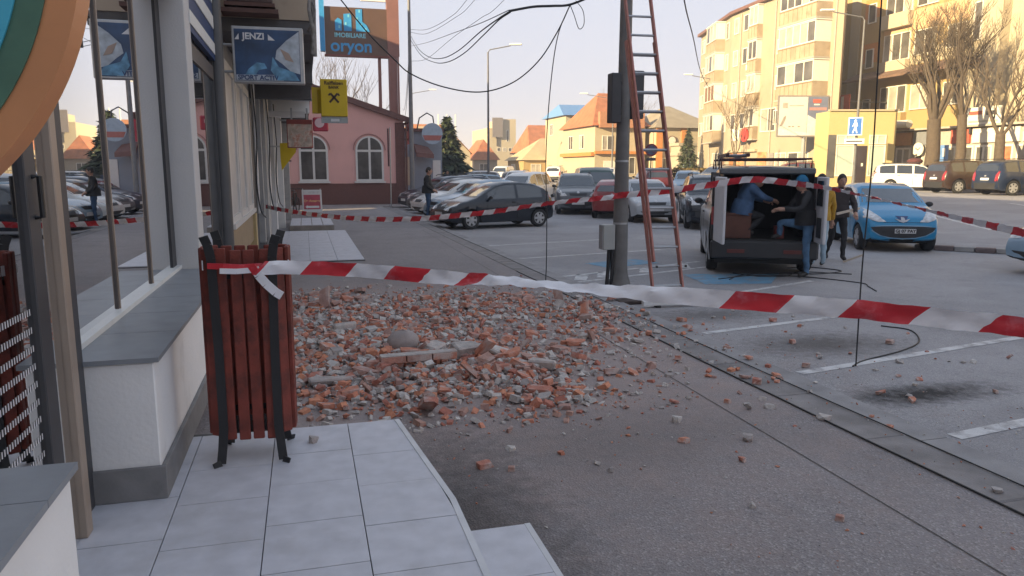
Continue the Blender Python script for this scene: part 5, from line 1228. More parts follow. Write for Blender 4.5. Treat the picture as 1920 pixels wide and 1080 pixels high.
def vdoor(sg, ang, wd):
    hinge = Vector((x0 - .02, sg * .80, 0)); d = Vector((-math.sin(ang), -sg * math.cos(ang), 0))
    o = MB().bar(hinge + Vector((0, 0, 1.13)), hinge + d * wd + Vector((0, 0, 1.13)), .05, 1.06, 0, (0, 0, 1)).build('rear_door', M_din, tv, bevel=.012)
    nrm = Vector((-d.y, d.x, 0)) * .032 * (1 if sg > 0 else -1)
    MB().bar(hinge + d * .1 + nrm + Vector((0, 0, 1.40)), hinge + d * (wd - .1) + nrm + Vector((0, 0, 1.40)), .008, .40, 0, (0, 0, 1)).build('door_window', G_car, o)
    MB().bar(hinge + d * .15 + nrm + Vector((0, 0, .85)), hinge + d * (wd - .12) + nrm + Vector((0, 0, .85)), .008, .32, 0, (0, 0, 1)).build('door_pocket', M_plas if sg < 0 else M_din, o)
vdoor(1, R(83), .78); vdoor(-1, R(96), .50)
rk = MB()
M_rack = mat('dark_red_rack', (.07, .025, .03), .6)
for d in (1.75, 2.6, 3.6, 4.2):
    rk.tube([(X(d), -.72, 1.78), (X(d), -.72, 1.95), (X(d), .72, 1.95), (X(d), .72, 1.78)], .018, 6)
for y in (-.68, .68): rk.tube([(X(1.5), y, 1.95), (X(4.3), y, 1.95)], .018, 6)
rk.build('roof_rack', M_rack, tv, smooth=50)
rl = thing('roof_ladder', 'short dark ladder lying on the van roof rack', 'ladder', (0, 0, 0)); rl.matrix_world = tv.matrix_basis.copy()
for y in (.28, .62): MB().bar((X(1.6), y, 2.02), (X(4.1), y, 2.02), .05, .06).build('rail', M_rack, rl)
for i in range(8): MB().tube([(X(1.75 + i * .3), .28, 2.02), (X(1.75 + i * .3), .62, 2.02)], .015, 6).build('rung', M_rung, rl)
def in_van(nm, lab, cat): 
    q = thing(nm, lab, cat); q.matrix_world = tv.matrix_basis.copy(); return q
tb = in_van('wooden_box', 'brown wooden tool box on the left of the van floor', 'box')
MB().bx(x0 + .12, x0 + .55, .20, .63, .625, 1.02).build('box_body', mat('brown_plywood', (.115, .045, .03), .75, var=.25, scale=5), tb, bevel=.008)
MB().bx(x0 + .11, x0 + .56, .19, .64, 1.022, 1.05).build('lid', mat('brown_plywood', ()), tb)
tb2 = in_van('tool_case', 'small red tool case on the van floor beside the raised boot', 'box')
MB().bx(x0 + .15, x0 + .45, -.34, -.20, .625, .83).build('case', M_maroon if 'M_maroon' in globals() else mat('red_tool_case', (.16, .03, .025), .5), tb2, bevel=.01)
MB().tube([(x0 + .22, -.27, .83), (x0 + .22, -.27, .87), (x0 + .38, -.27, .87), (x0 + .38, -.27, .83)], .01, 6).build('handle', M_black, tb2)
rb_ = thing('roof_bag', 'dark bundle tied on the white estate car roof', 'bag', (34.6, 36.6, zr(35) + 1.56))
MB().blob((0, 0, .14), .5, 6, 0, (1, .7, .4)).build('bundle', mat('maroon_canvas', (.09, .03, .03), .9), rb_, smooth=60)
# ================================================================ people
M_skin = mat('skin', (.42, .24, .17), .55, var=.08, scale=12); M_eye = mat('eye_dark', (.03, .02, .02), .3); M_shoe = mat('dark_shoe', (.025, .022, .02), .6)
M_hair = mat('dark_hair', (.025, .020, .016), .7, var=.3, scale=40); M_hairg = mat('greying_hair', (.07, .06, .055), .7, var=.4, scale=40)
STAND = dict(pelvis=(0, 0, .95), spine=(.0, 0, 1.16), chest=(.01, 0, 1.38), neck=(.02, 0, 1.53), head=(.045, 0, 1.665),
             ls=(0, .185, 1.44), le=(-.02, .235, 1.16), lw=(.04, .24, .90), rs=(0, -.185, 1.44), re=(-.02, -.235, 1.16), rw=(.04, -.24, .90),
             lh=(0, .095, .91), lk=(.02, .10, .50), la=(-.02, .10, .09), lt=(.15, .115, .045), rh=(0, -.095, .91), rk=(.02, -.10, .50), ra=(-.02, -.10, .09), rt=(.15, -.115, .045))
RAD = dict(pelvis=.150, spine=.148, chest=.158, neck=.060, ls=.082, le=.058, lw=.044, rs=.082, re=.058, rw=.044, lh=.105, lk=.072, la=.052, lt=.040, rh=.105, rk=.072, ra=.052, rt=.040)
BONES = [('pelvis', 'spine', 0), ('spine', 'chest', 0), ('chest', 'neck', 2), ('chest', 'ls', 0), ('ls', 'le', 0), ('le', 'lw', 0), ('chest', 'rs', 0), ('rs', 're', 0), ('re', 'rw', 0),
         ('pelvis', 'lh', 1), ('lh', 'lk', 1), ('lk', 'la', 1), ('la', 'lt', 3), ('pelvis', 'rh', 1), ('rh', 'rk', 1), ('rk', 'ra', 1), ('ra', 'rt', 3)]
def person(label, loc, rz, pose, mats, hair=M_hair, sc=1.0, bulk=1.0, cap=None, vest=None, group=None, curl=.9, headyaw=0):
    J = {k: Vector(v) for k, v in {**STAND, **pose}.items()}
    t = thing('person', label, 'person', loc, rz, group); t.scale = (sc,) * 3
    names = list(RAD); me = bpy.data.meshes.new('skeleton'); me.from_pydata([J[n] for n in names], [(names.index(a), names.index(b_)) for a, b_, _ in BONES], [])
    o = bpy.data.objects.new('skeleton', me); C.objects.link(o)
    sk = o.modifiers.new('skin', 'SKIN'); sk.use_smooth_shade = True
    for i, n in enumerate(names):
        k = RAD[n] * (bulk if n in ('pelvis', 'spine', 'chest', 'ls', 'rs', 'le', 're') else 1)
        wide = (1.0, 1.22) if n in ('spine', 'chest', 'pelvis') else (1, 1)
        me.skin_vertices[0].data[i].radius = (k * .93, k * .93 * (1.12 if wide[1] > 1 else 1)); me.skin_vertices[0].data[i].use_root = n == 'pelvis'
    sb = o.modifiers.new('sub', 'SUBSURF'); sb.levels = 2; sb.render_levels = 2
    dg = bpy.context.evaluated_depsgraph_get(); dg.update()
    ev = bpy.data.meshes.new_from_object(o.evaluated_get(dg)); bpy.data.objects.remove(o)
    b = MB(); segs = [(J[a], J[c], m_) for a, c, m_ in BONES]
    def near(p):
        best = (1e9, 0)
        for a, c, m_ in segs:
            d = c - a; tt = max(0, min(1, (p - a).dot(d) / max(1e-9, d.dot(d)))); e = (p - a - d * tt).length
            if m_ == 2 and tt < .75: e += .08
            if e < best[0]: best = (e, m_)
        return best[1]
    r_ = random.Random(hash(label) % 1000)
    for v in ev.vertices:
        p = Vector(v.co); q = p + Vector((math.sin(p.z * 38 + p.y * 22), math.sin(p.z * 31 + p.x * 25), 0)) * .0055   # cloth folds
        b.v.append(q)
    for f in ev.polygons: b.f.append(list(f.vertices)); b.m.append(near(f.center))
    # jacket hem and cuffs
    hp = J['pelvis']; sp = (J['spine'] - hp).normalized()
    # head with face
    Hd = J['head']; hd = Matrix.Translation(Hd) @ Matrix.Rotation(headyaw, 4, 'Z')
    pf = []
    b.blob((0, 0, .0), .112, 10, 2, (.92, .76, 1.18), hd); b.blob((.02, 0, -.055), .078, 8, 2, (.95, .82, 1.0), hd)
    b.blob((.103, 0, -.012), .020, 5, 2, (1.0, .75, 1.5), hd)
    for sg in (-1, 1):
        b.blob((0, sg * .088, -.005), .026, 5, 2, (.8, .4, 1.3), hd); b.blob((.088, sg * .034, .012), .012, 4, 4, (1, 1.2, .7), hd)
    b.box((.094, 0, -.068), (.014, .045, .008), 0, 4, hd)
    b.tube([J['neck'] - Vector((0, 0, .04)), Hd + Vector((-.015, 0, -.05))], [.062, .056], 10, 2)
    # hands: palm, four unequal curled fingers, thumb
    for w_, e_, sg in ((J['lw'], J['le'], 1), (J['rw'], J['re'], -1)):
        d = (w_ - e_).normalized(); sd = d.cross(Vector((0, 0, 1)));
        sd = sd.normalized() if sd.length > .2 else Vector((1, 0, 0)); nn = sd.cross(d)
        b.tube([w_ - d * .03, w_ + d * .03, w_ + d * .085, w_ + d * .10], [.030, .036, .038, .03], 8, 2)
        for k, ln in enumerate((.070, .080, .075, .058)):
            base = w_ + d * .092 + sd * (k - 1.5) * .019; c1 = base + d * ln * .5; c2 = c1 + (d * math.cos(curl) - nn * math.sin(curl)) * ln * .4; c3 = c2 + (d * math.cos(2 * curl) - nn * math.sin(2 * curl)) * ln * .25
            b.tube([base, c1, c2, c3], [.0098, .0092, .0085, .0065], 6, 2)
        th0 = w_ + d * .03 + sd * .03; b.tube([th0, th0 + d * .03 + sd * .022, th0 + d * .06 + sd * .022 - nn * .015], [.013, .011, .008], 6, 2)
    body = b.build('body', [mats[0], mats[1], M_skin, M_shoe, M_eye], t, smooth=80)
    # hair
    hb = MB()
    prof = []
    for i in range(9):
        for j in range(16):
            ph_ = math.pi * .62 * i / 8; an = 2 * math.pi * j / 16
            front = max(0, math.cos(an)); ph2 = ph_ * (1 - .42 * front)
            hb.v.append(hd @ Vector((.117 * .95 * math.sin(ph2) * math.cos(an) - .006, .117 * .80 * math.sin(ph2) * math.sin(an), .004 + .117 * 1.2 * math.cos(ph2))))
    for i in range(8):
        for j in range(16): hb.f.append([i * 16 + j, i * 16 + (j + 1) % 16, (i + 1) * 16 + (j + 1) % 16, (i + 1) * 16 + j]); hb.m.append(0)
    for i, v in enumerate(hb.v): hb.v[i] = v + (v - Hd) * (.05 if cap else 0)
    hb.build('cap' if cap else 'hair', cap or hair, t, smooth=80)
    if cap:
        MB().box((.14, 0, .045), (.10, .13, .012), 0, 0, hd).build('cap_peak', cap, t, bevel=.004)
    # jacket: collar, hem band as clothing pieces
    cu = MB().tube([J['neck'] - (J['neck'] - J['chest']).normalized() * .05, J['neck'] + Vector((0, 0, .0))], [.098, .080], 12, cap=False)
    cu.build('collar', vest or mats[0], t, smooth=60)
    hem = MB(); k = .172 * bulk
    P0, P1 = hp + sp * .02 - Vector((0, 0, .06)), hp + sp * .12
    hem.tube([P0, P1, hp + sp * .22], [k * 1.06, k * 1.02, k * .9], 14, cap=False)
    hem.build('jacket_hem', mats[0], t, smooth=60)
    return t
C_jblack = mat('black_jacket_cloth', (.018, .018, .020), .75, var=.35, scale=8, bump=.3, bscale=50); C_jeans = mat('blue_denim', (.035, .075, .15), .85, var=.3, scale=9, bump=.2, bscale=80)
C_jeansl = mat('faded_blue_denim', (.07, .15, .26), .85, var=.45, scale=6, bump=.2, bscale=80); C_pale = mat('pale_blue_denim', (.33, .44, .52), .85, var=.2, scale=6)
C_blue = mat('blue_jacket_cloth', (.05, .10, .19), .8, var=.3, scale=8, bump=.3, bscale=40); C_yel = mat('mustard_quilted_cloth', (.40, .22, .012), .7, var=.25, scale=16, bump=.5, bscale=25)
C_dark = mat('dark_brown_cloth', (.028, .020, .020), .8, var=.4, scale=7); C_black = mat('black_trouser_cloth', (.016, .016, .018), .8, var=.3)
C_cap = mat('blue_cap_cloth', (.01, .13, .26), .8)
face = lambda x, y: math.atan2(y, x)
person('man in a black jacket and blue jeans standing at the kerb before the black hatchback', (4.22, 26.6, .0), face(.9, -.30), dict(lw=(.20, .16, 1.02), le=(.0, .26, 1.17), rw=(.20, -.14, 1.02), re=(.0, -.26, 1.17)), (C_jblack, C_jeans), M_hair, 1.03, 1.22)
# stepping into the van: faces image left; one boot on the bumper
vdir = Vector((-.92, .39, 0))
person('man in a black jacket and jeans stepping into the van, wearing a blue cap', (8.42, 11.22, -.1), face(-.97, .25),
       dict(pelvis=(0, 0, .98), spine=(.02, 0, 1.18), chest=(.06, 0, 1.40), neck=(.09, 0, 1.54), head=(.13, 0, 1.665), ls=(.06, .185, 1.46), rs=(.06, -.185, 1.46),
            lh=(0, .095, .93), rh=(.02, -.1, .94), rk=(.42, -.14, .98), ra=(.40, -.17, .70 + .05), rt=(.55, -.19, .695), lk=(.03, .10, .52), la=(-.02, .10, .09),
            le=(.22, .27, 1.22), lw=(.48, .16, 1.22), re=(.22, -.26, 1.22), rw=(.48, -.10, 1.20)), (C_jblack, C_jeansl), M_hair, .99, 1.12, cap=C_cap)
# bent over inside the van, facing image right
person('man in a blue jacket bending inside the open van', (7.60, 11.95, .50), face(.97, -.25),
       dict(pelvis=(-.02, 0, .52), spine=(.03, 0, .72), chest=(.10, 0, .92), neck=(.17, 0, 1.04), head=(.27, 0, 1.10), ls=(.10, .19, .97), rs=(.10, -.19, .97), le=(.26, .26, .78), lw=(.46, .16, .72), re=(.28, -.25, .80), rw=(.50, -.12, .74),
            lh=(0, .1, .50), lk=(.34, .14, .46), la=(.05, .14, .19), lt=(.18, .15, .16), rh=(0, -.1, .50), rk=(.34, -.14, .46), ra=(.05, -.14, .19), rt=(.18, -.15, .16)), (C_blue, C_black), M_hair, 1.0, 1.12)
person('man in a mustard quilted jacket and pale jeans behind the open van door', (9.62, 12.42, -.1), face(.35, .94), {}, (C_yel, C_pale), M_hair, 1.0, 1.1)
person('man in dark brown clothes walking with a wooden lath beside the blue car', (10.62, 13.15, -.1), face(-.35, -.94),
       dict(lk=(.14, .10, .52), la=(.10, .10, .10), lt=(.26, .11, .045), rk=(-.02, -.10, .51), ra=(-.26, -.12, .13), rt=(-.12, -.13, .04), le=(.05, .29, 1.18), lw=(.24, .26, 1.0), re=(.05, -.29, 1.18), rw=(.24, -.26, 1.0), head=(.09, 0, 1.655)), (C_dark, C_black), M_hair, 1.0, 1.2)
person('distant figure in dark blue between the parked cars', (9.35, 50.5, -.1), face(-.2, -1), {}, (mat('navy_cloth', (.02, .035, .07), .8), C_black), M_hair, 1.0, 1.15)
wl_ = tag(MB().bar((10.28, 12.78, .90), (10.98, 12.98, .99), .03, .045).build('wooden_lath', mat('pale_wood', (.50, .42, .34), .8)), 'pale wooden lath carried low by the man in dark brown', 'lath')
tag(MB().bar((10.42, 12.66, -.06), (10.68, 12.42, .10), .03, .04).build('wooden_lath', mat('pale_wood', ())), 'short pale lath propped on the ground at the walking man\'s foot', 'lath')
# ================================================================ sunlit buildings on the far side
ZB = .52
M_yel1 = mat('sand_render', (.34, .285, .21), .9, var=.07, scale=.5, dirt=((.29, .235, .165), .45, .55, .6)); M_yel2 = mat('ochre_render', (.36, .255, .115), .9, var=.08, scale=.5, dirt=((.33, .22, .09), .5, .58, .5))
M_org = mat('orange_render', (.48, .20, .06), .9, var=.08); M_crm = mat('cream_render', (.42, .36, .255), .9, var=.05, scale=.4, dirt=((.32, .26, .175), .4, .58, .5)); M_par = mat('stained_parapet', (.34, .27, .19), .9, var=.2, scale=1.2, dirt=((.24, .18, .12), 1.4, .55, .8))
M_gl = mat('sunlit_window_glass', (.09, .085, .08), .12, var=.6, scale=.8); M_cur = mat('curtained_pane', (.36, .33, .28), .35, var=.3, scale=1.5); M_frw = mat('cream_window_frame', (.66, .63, .56), .5, var=.05)
M_brnp = mat('brown_shutter', (.17, .10, .07), .7, var=.2); M_concr = mat('pale_concrete', (.36, .33, .29), .9, var=.15)
M_sidew = mat('far_pavement', (.26, .24, .22), .9, var=.2, scale=.8)
tag(MB().bx(36.4, 60, 8, 42, .30, .64).build('far_pavement', M_sidew), 'pale pavement before the sunlit buildings', 'pavement', kind='structure')
class Face:
    """a facade: origin at its left end seen from the street, u runs along it, local z up, n points to the street"""
    def __init__(s, a, b_):
        a, b_ = Vector((a[0], a[1], 0)), Vector((b_[0], b_[1], 0)); d = (b_ - a); s.L = d.length; d.normalize(); s.d = d; s.M = FR((a.x, a.y, 0), d, (0, 0, 1)); s.n = s.M.to_3x3() @ Vector((0, 0, 1))
    def box(s, u0, u1, z0, z1, d0, d1, mb=None): return (mb or MB()).add([(x, y, z) for x in (u0, u1) for y in (z0, z1) for z in (d0, d1)], [(0, 1, 3, 2), (4, 6, 7, 5), (0, 4, 5, 1), (2, 3, 7, 6), (0, 2, 6, 4), (1, 5, 7, 3)], 0, s.M)
    def window(s, root, u0, u1, z0, z1, n=2, out=.0, pane=M_gl, fr=M_frw, ft=.07):
        b = MB(); ft = min(ft, (u1 - u0) * .14)
        s.box(u0, u1, z0, z0 + ft, out - .05, out + .06, b); s.box(u0, u1, z1 - ft, z1, out - .05, out + .06, b)
        for i in range(n + 1):
            uc = u0 + ft / 2 + (u1 - u0 - ft) * i / n; s.box(uc - ft / 2, uc + ft / 2, z0 + ft, z1 - ft, out - .05, out + .055, b)
        w_ = b.build('window', fr, root)
        for i in range(n):
            a = u0 + ft / 2 + (u1 - u0 - ft) * i / n + ft / 2; e = u0 + ft / 2 + (u1 - u0 - ft) * (i + 1) / n - ft / 2
            s.box(a, e, z0 + ft, z1 - ft, out - .04, out + .02).build('pane', ((M_cur if pane is M_gl else M_gl) if pane in (M_gl, M_cur) and rnd.random() < .3 else pane), w_)
        return w_
    def uz(s, px, py):                                      # unused helper kept minimal
        return None
# ---------------- block A, three facets
A = thing('apartment_block', 'sand yellow apartment block with glazed bays and stained parapets', 'apartment block', (0, 0, 0))
P = [(38.4, 69.0), (35.54, 58.75), (35.17, 53.5), (35.17, 44.3), (39.9, 50.0), (44, 69)]
MB().prism(P, ZB, 14.6).build('wall', M_yel1, A)
MB().prism([(x + (-.35 if x < 40 else .3), y + (.2 if y > 60 else -.2)) for x, y in P], 14.605, 14.85).build('roof_edge', M_brown, A)
fa, fb, fc = Face(P[0], P[1]), Face(P[1], P[2]), Face(P[2], P[3])
M_brnp2 = mat('rusty_parapet_rails', (.20, .14, .085), .8, var=.3)
def floors(k): return 4.15 + k * 2.62                        # floor level of storey k
def bay(root, F, u0, u1, k, dpt, n, pane=M_gl, par=M_par, top=False):
    z = floors(k); 
    F.box(u0, u1, z, z + 1.0, .003, dpt).build('balcony_parapet', par, root)
    F.box(u0 - .06, u1 + .06, z - .10, z - .002, .003, dpt + .08).build('balcony_slab', M_concr, root)
    jb = MB(); nj = max(3, int((u1 - u0) / .5))
    for q in range(nj + 1): F.box(u0 + .03 + (u1 - u0 - .08) * q / nj, u0 + .055 + (u1 - u0 - .08) * q / nj, z + .06, z + .94, dpt - .01, dpt + .012, jb)
    F.box(u0, u1, z + .90, z + .96, dpt - .01, dpt + .02, jb); jb.build('parapet_rails', M_brnp2, root)
    F.window(root, u0 + .03, u1 - .03, z + 1.003, z + 2.42, n, dpt - .06, pane)
    for e in (u0 + .02, u1 - .05): F.box(e, e + .03, z + 1.003, z + 2.42, .003, dpt - .12).build('bay_side', M_frw, root)
    F.box(u0 - .05, u1 + .05, z + 2.425, z + 2.50, .003, dpt + .05).build('bay_head', M_frw, root)
for k in range(4):
    F = fa
    F.window(A, .5, 1.7, floors(k) + .8, floors(k) + 2.1, 2)
    bay(A, F, 5.2, 8.6, k, .8, 3, M_brnp if k == 1 else M_gl)
    F.window(A, 9.0, 9.9, floors(k) + .8, floors(k) + 2.2, 1, pane=M_cur)
    fb.window(A, .5, 1.3, floors(k) + .9, floors(k) + 2.2, 1, pane=M_cur); fb.window(A, 2.1, 2.9, floors(k) + .9, floors(k) + 2.2, 1)
    bay(A, fb, 3.7, 5.1, k, .45, 2, M_cur if k % 2 else M_gl)
    fc.window(A, 1.9, 2.5, floors(k) + 1.0, floors(k) + 2.1, 1, pane=M_cur) if k < 3 else None
    if k > 0: bay(A, fc, 3.8, 8.0, k, 1.25, 5 if k != 1 else 4, M_cur if k == 2 else M_gl)
    # stains below the bays come with the parapet material; AC boxes
    fb.window(A, 3.0, 3.5, floors(k) + 1.3, floors(k) + 2.1, 1) if k % 2 else None; fc.window(A, 2.9, 3.5, floors(k) + .9, floors(k) + 2.2, 1, pane=M_cur)
    fa.window(A, 2.6, 4.4, floors(k) + .9, floors(k) + 2.3, 2)
    if k in (0, 2):
        F2 = fb; F2.box(3.2, 3.65, floors(k) + .3, floors(k) + .75, .01, .3).build('air_conditioner', M_frw, A)
fc.box(3.8, 8.0, floors(1) - .35, floors(1) - .11, .003, 1.3).build('bay_base', M_par, A)
fc.window(A, .2, 2.2, floors(0) + .5, floors(0) + 2.3, 2)
for F_, u in ((fa, 4.9), (fb, 1.7), (fc, 1.6), (fc, 8.5)): MB().tube([F_.M @ Vector((u, .7, .06)), F_.M @ Vector((u, 14.4, .06))], .05, 6).build('downpipe', M_concr, A)
# ground floor of A
fa.window(A, .6, 2.2, 1.2, 3.4, 2); fa.window(A, 6.0, 8.6, 1.2, 3.2, 3); fa.box(9.2, 9.9, .65, 3.0, .0, .06).build('door', M_brnp, A)
fb.box(.6, 1.4, .65, 3.1, 0, .06).build('door', mat('orange_brown_door', (.30, .13, .05), .6), A)
fb.box(.2, 5.2, 3.15, 3.35, 0, .25).build('shop_canopy', M_crm, A)
M_post = mat('orange_poster_print', (.52, .27, .13), .6, var=.6, scale=2.2, detail=3, dirt=((.30, .10, .09), 1.6, .52, .8))
fb.box(1.7, 3.1, .8, 3.1, 0, .05).build('poster_window', M_post, A); fc.box(-.0, 1.2, .8, 3.1, 0, .05).build('poster_window', M_post, A)
fc.box(1.4, 2.2, .65, 3.0, 0, .06).build('grey_shutter', mat('warm_grey_shutter', (.24, .22, .20), .6), A); fc.window(A, 2.4, 3.8, .9, 3.0, 2, pane=M_cur); fc.window(A, 4.0, 6.4, .9, 3.0, 2)
MB().lathe([(.42, 0), (.42, .05)], 20, 0, FR((35.0, 54.5, 1.55), fb.d, (0, 0, 1))).build('round_poster', mat('mauve_print', (.36, .16, .30), .5), A)
rsg = thing('red_oval_sign', 'small red oval sign on the apartment block left of the billboard', 'sign', (34.6, 54.6, 4.5), R(-75))
MB().lathe([(.48, -.06), (.48, .06)], 20, 0, FR((0, 0, 0), (1, 0, 0), (0, 0, 1)) @ Matrix.Diagonal((.8, 1.15, 1, 1))).build('face', mat('bright_red_sign', (.60, .06, .05), .5), rsg)
MB().bx(-1.3, -.5, -.05, .05, -.45, .45).build('white_panel', M_frw, rsg); MB().bx(-.03, .03, .0, .8, -.03, .03).build('bracket', M_dark, rsg)
# ---------------- yellow single storey shop
YS = thing('yellow_shop', 'pale yellow single storey shop with mint green windows', 'shop', (0, 0, 0))
fy = Face((32.75, 42.0), (36.95, 40.85))
q0, q1 = Vector((32.75, 42.0, 0)), Vector((36.95, 40.85, 0)); bk_ = -fy.n * 2.2
MB().prism([(q0.x, q0.y), (q1.x, q1.y), (q1.x + bk_.x, q1.y + bk_.y), (q0.x + bk_.x, q0.y + bk_.y)], ZB, 5.45).build('wall', mat('pale_yellow_render', (.46, .37, .18), .9, var=.04), YS)
M_mint = mat('mint_window_film', (.42, .50, .43), .3, var=.05)
for (u0, u1) in ((.55, 1.75), (2.65, 3.75)):
    fy.window(YS, u0, u1, 3.35, 3.95, 2, pane=M_mint); fy.window(YS, u0, u1, 1.3, 3.3, 1, pane=M_mint)
dr_ = fy.box(1.85, 2.55, .6, 3.25, .0, .04).build('door', mat('dark_door_glass', (.05, .04, .045), .15), YS)
fy.box(2.22, 2.34, 1.95, 2.15, .041, .05).build('door_notice', M_frw, dr_)
fy.box(0, .5, 1.2, 3.95, .0, .04).build('dark_window', M_gl, YS)
fy.box(-.05, 4.4, 5.45, 5.55, -.2, .12).build('coping', M_crm, YS)
# ---------------- block B behind, ochre with orange panels
Bk = thing('ochre_apartment_block', 'ochre and cream apartment block with orange panels behind the bare trees', 'apartment block', (0, 0, 0))
MB().prism([(41.2, 52.0), (41.2, 38.0), (56, 38.0), (56, 52.0)], ZB, 17.5).build('wall', M_yel2, Bk)
fB = Face((41.2, 51.0), (41.2, 37.2))
fB.box(1.5, 3.0, 9.6, 11.0, 0, .04).build('orange_panel', M_org, Bk); fB.box(1.5, 3.0, 12.8, 14.2, 0, .04).build('orange_panel', M_org, Bk); fB.box(-.0, 1.0, 5.5, 17.4, 0, .05).build('cream_panel', M_crm, Bk)
fB.box(3.6, 12.2, 8.95, 11.9 - 1.9, 0, .05).build('cream_panel', M_crm, Bk); fB.box(3.6, 12.2, 11.3, 12.6, 0, .05).build('peach_panel', mat('peach_render', (.55, .36, .20), .9), Bk)
for k, z in enumerate((5.6, 9.3 - .9 + 1.0, 12.7)):
    z = (5.75, 9.4, 12.65)[k]
    fB.window(Bk, 3.7, 6.2, z, z + 1.9, 3, .06); fB.window(Bk, 6.6, 8.4, z + .1, z + 1.8, 2, .06); fB.window(Bk, 9.4, 10.9, z + .2, z + 1.7, 2, .06); fB.window(Bk, 1.9, 2.7, z - .2, z + 1.2, 1, .06)
    fB.box(3.6, 6.3, z - 1.0, z - .02, 0, .5).build('balcony_parapet', M_crm if k else M_yel2, Bk)
fB.box(11.8, 14.1, 5.2, 17.45, 0, .9).build('cream_bay', M_crm, Bk)
fB.window(Bk, 12.2, 12.8, 9.6, 11.9, 1, .95, M_gl)
cn = Vector((fB.n.x, fB.n.y, 0))
MB().add([fB.M @ Vector(p) for p in ((1.0, 8.9, .02), (13.0, 8.9, .02), (13.0, 8.25, 1.5), (1.0, 8.25, 1.5), (1.0, 8.75, .02), (13.0, 8.75, .02), (13.0, 8.1, 1.5), (1.0, 8.1, 1.5))], [(0, 1, 2, 3), (3, 2, 6, 7), (7, 6, 5, 4), (0, 3, 7, 4), (1, 5, 6, 2)]).build('canopy_roof', mat('dark_canopy_tiles', (.14, .085, .06), .85, var=.25, scale=2), Bk)
fB.box(1.4, 3.4, 5.1, 5.7, .05, .9).build('yellow_balcony', mat('strong_yellow_panel', (.50, .32, .05), .8), Bk)
# ---------------- block C: cream, frame edge, with shops
Ck = thing('cream_apartment_block', 'tall plain cream apartment block at the right edge with shops below', 'apartment block', (0, 0, 0))
MB().prism([(41.0, 37.2), (41.0, 16), (56, 16), (56, 37.2)], ZB, 18.5).build('wall', M_crm, Ck)
fC = Face((41.0, 37.2), (41.0, 16))
for z in (7.0, 11.2, 14): fC.window(Ck, 1.6, 2.6, z, z + 1.4, 1)
SH = thing('shop_row', 'row of small shops with signs and glazed fronts behind the bare trees', 'shop', (0, 0, 0))
MB().prism([(39.6, 45.2), (39.6, 29), (40.9, 29), (40.9, 45.2)], ZB, 4.3).build('wall', M_concr, SH)
fS = Face((39.6, 45.2), (39.6, 29))
for (u0, u1, m_) in ((.2, 1.4, M_brnp), (1.5, 3.0, mat('orange_wood', (.38, .18, .06), .6)), (3.2, 4.6, mat('slate_panel', (.18, .19, .21), .6)), (6.2, 7.6, mat('red_panel', (.42, .09, .06), .6)), (7.8, 11, M_frw), (11.2, 15.5, M_frw)):
    fS.box(u0, u1, 3.35, 4.2, 0, .15).build('fascia', m_, SH)
for (u0, u1, n_, p_) in ((1.6, 2.9, 2, M_cur), (3.3, 4.0, 1, M_gl), (4.2, 5.4, 2, mat('pale_blue_poster', (.30, .40, .52), .5, var=.3, scale=3)), (5.6, 6.6, 1, M_cur), (6.8, 7.9, 1, M_cur), (8.0, 9.2, 2, M_gl), (9.4, 10.6, 1, mat('red_orange_poster', (.50, .16, .08), .5, var=.5, scale=2)), (10.8, 12.2, 2, M_cur), (12.4, 14, 2, M_gl)):
    fS.window(SH, u0, u1, .9, 3.2, n_, .01, p_, ft=.12)
fS.box(-.1, 16.2, 4.3, 4.42, -1.2, .5).build('roof_edge', M_concr, SH)
def fsign(nm, lab, u, z, F=fS, out=.3):
    p = F.M @ Vector((u, z, out)); return thing(nm, lab, 'sign', p, math.atan2(F.d.y, F.d.x))
def SB_(x0, x1, z0, z1, y=-.06, y1=0): return MB().bx(x0, x1, y, y1, z0, z1)
g = fsign('clock_sign', 'round white sign with dark tick marks like a clock above the shop door', 3.9, 3.05, out=.35)
MB().lathe([(.44, 0), (.44, .06)], 22, 0, FR((0, 0, 0), (1, 0, 0), (0, 0, 1))).build('face', M_frw, g); MB().bar((-.18, -.07, .1), (0, -.07, -.05), .05, .01, 0, (0, 1, 0)).bar((0, -.07, -.05), (.22, -.07, .12), .05, .01, 0, (0, 1, 0)).build('tick', M_dark, g); MB().bx(-.03, .03, 0, .4, -.03, .03).build('bracket', M_dark, g)
g = fsign('rolled_awning', 'pale rolled awning box with round end over the orange shop', 2.2, 4.75, out=.5)
MB().tube([(-1.0, 0, 0), (.9, 0, 0)], .28, 12).build('roll', M_frw, g, smooth=50); SB_(-1.0, .9, -.38, -.26, -.1, .1).build('valance', M_brnp, g)
g = fsign('white_shop_sign', 'white shop sign with reddish print between the two right trees', 8.6, 4.9, out=.25)
SB_(-1.2, 1.2, -.55, .55).build('panel', M_frw, g); SB_(-1.0, -.1, .1, .32, -.07, -.061).build('print_line', mat('red_panel', ()), g); SB_(.2, .9, .05, .3, -.07, -.061).build('print_line', M_dark, g); SB_(-1, 1, -.35, -.25, -.07, -.061).build('print_line', M_cur, g)
MB().bx(-1, -.9, 0, .25, -1.0, .5).bx(.9, 1.0, 0, .25, -1.0, .5).build('support', M_dark, g)
g = fsign('red_awning', 'bright red awning sign at the right frame edge', 13.4, 4.6, out=1.3)
MB().add([(-1.2, 0, -.75), (1.6, 0, -.75), (1.6, 0, .15), (-1.0, 0, .1), (-1.2, 1.2, .9), (1.6, 1.2, .9)], [(0, 1, 2, 3), (3, 2, 5, 4), (0, 3, 4)]).build('canvas', mat('tomato_red_canvas', (.62, .08, .06), .7, var=.05), g)
SB_(-.4, .9, -.2, -.1, -.012, -.004).build('print_line', mat('dark_red_print', (.35, .03, .03), .6), g)
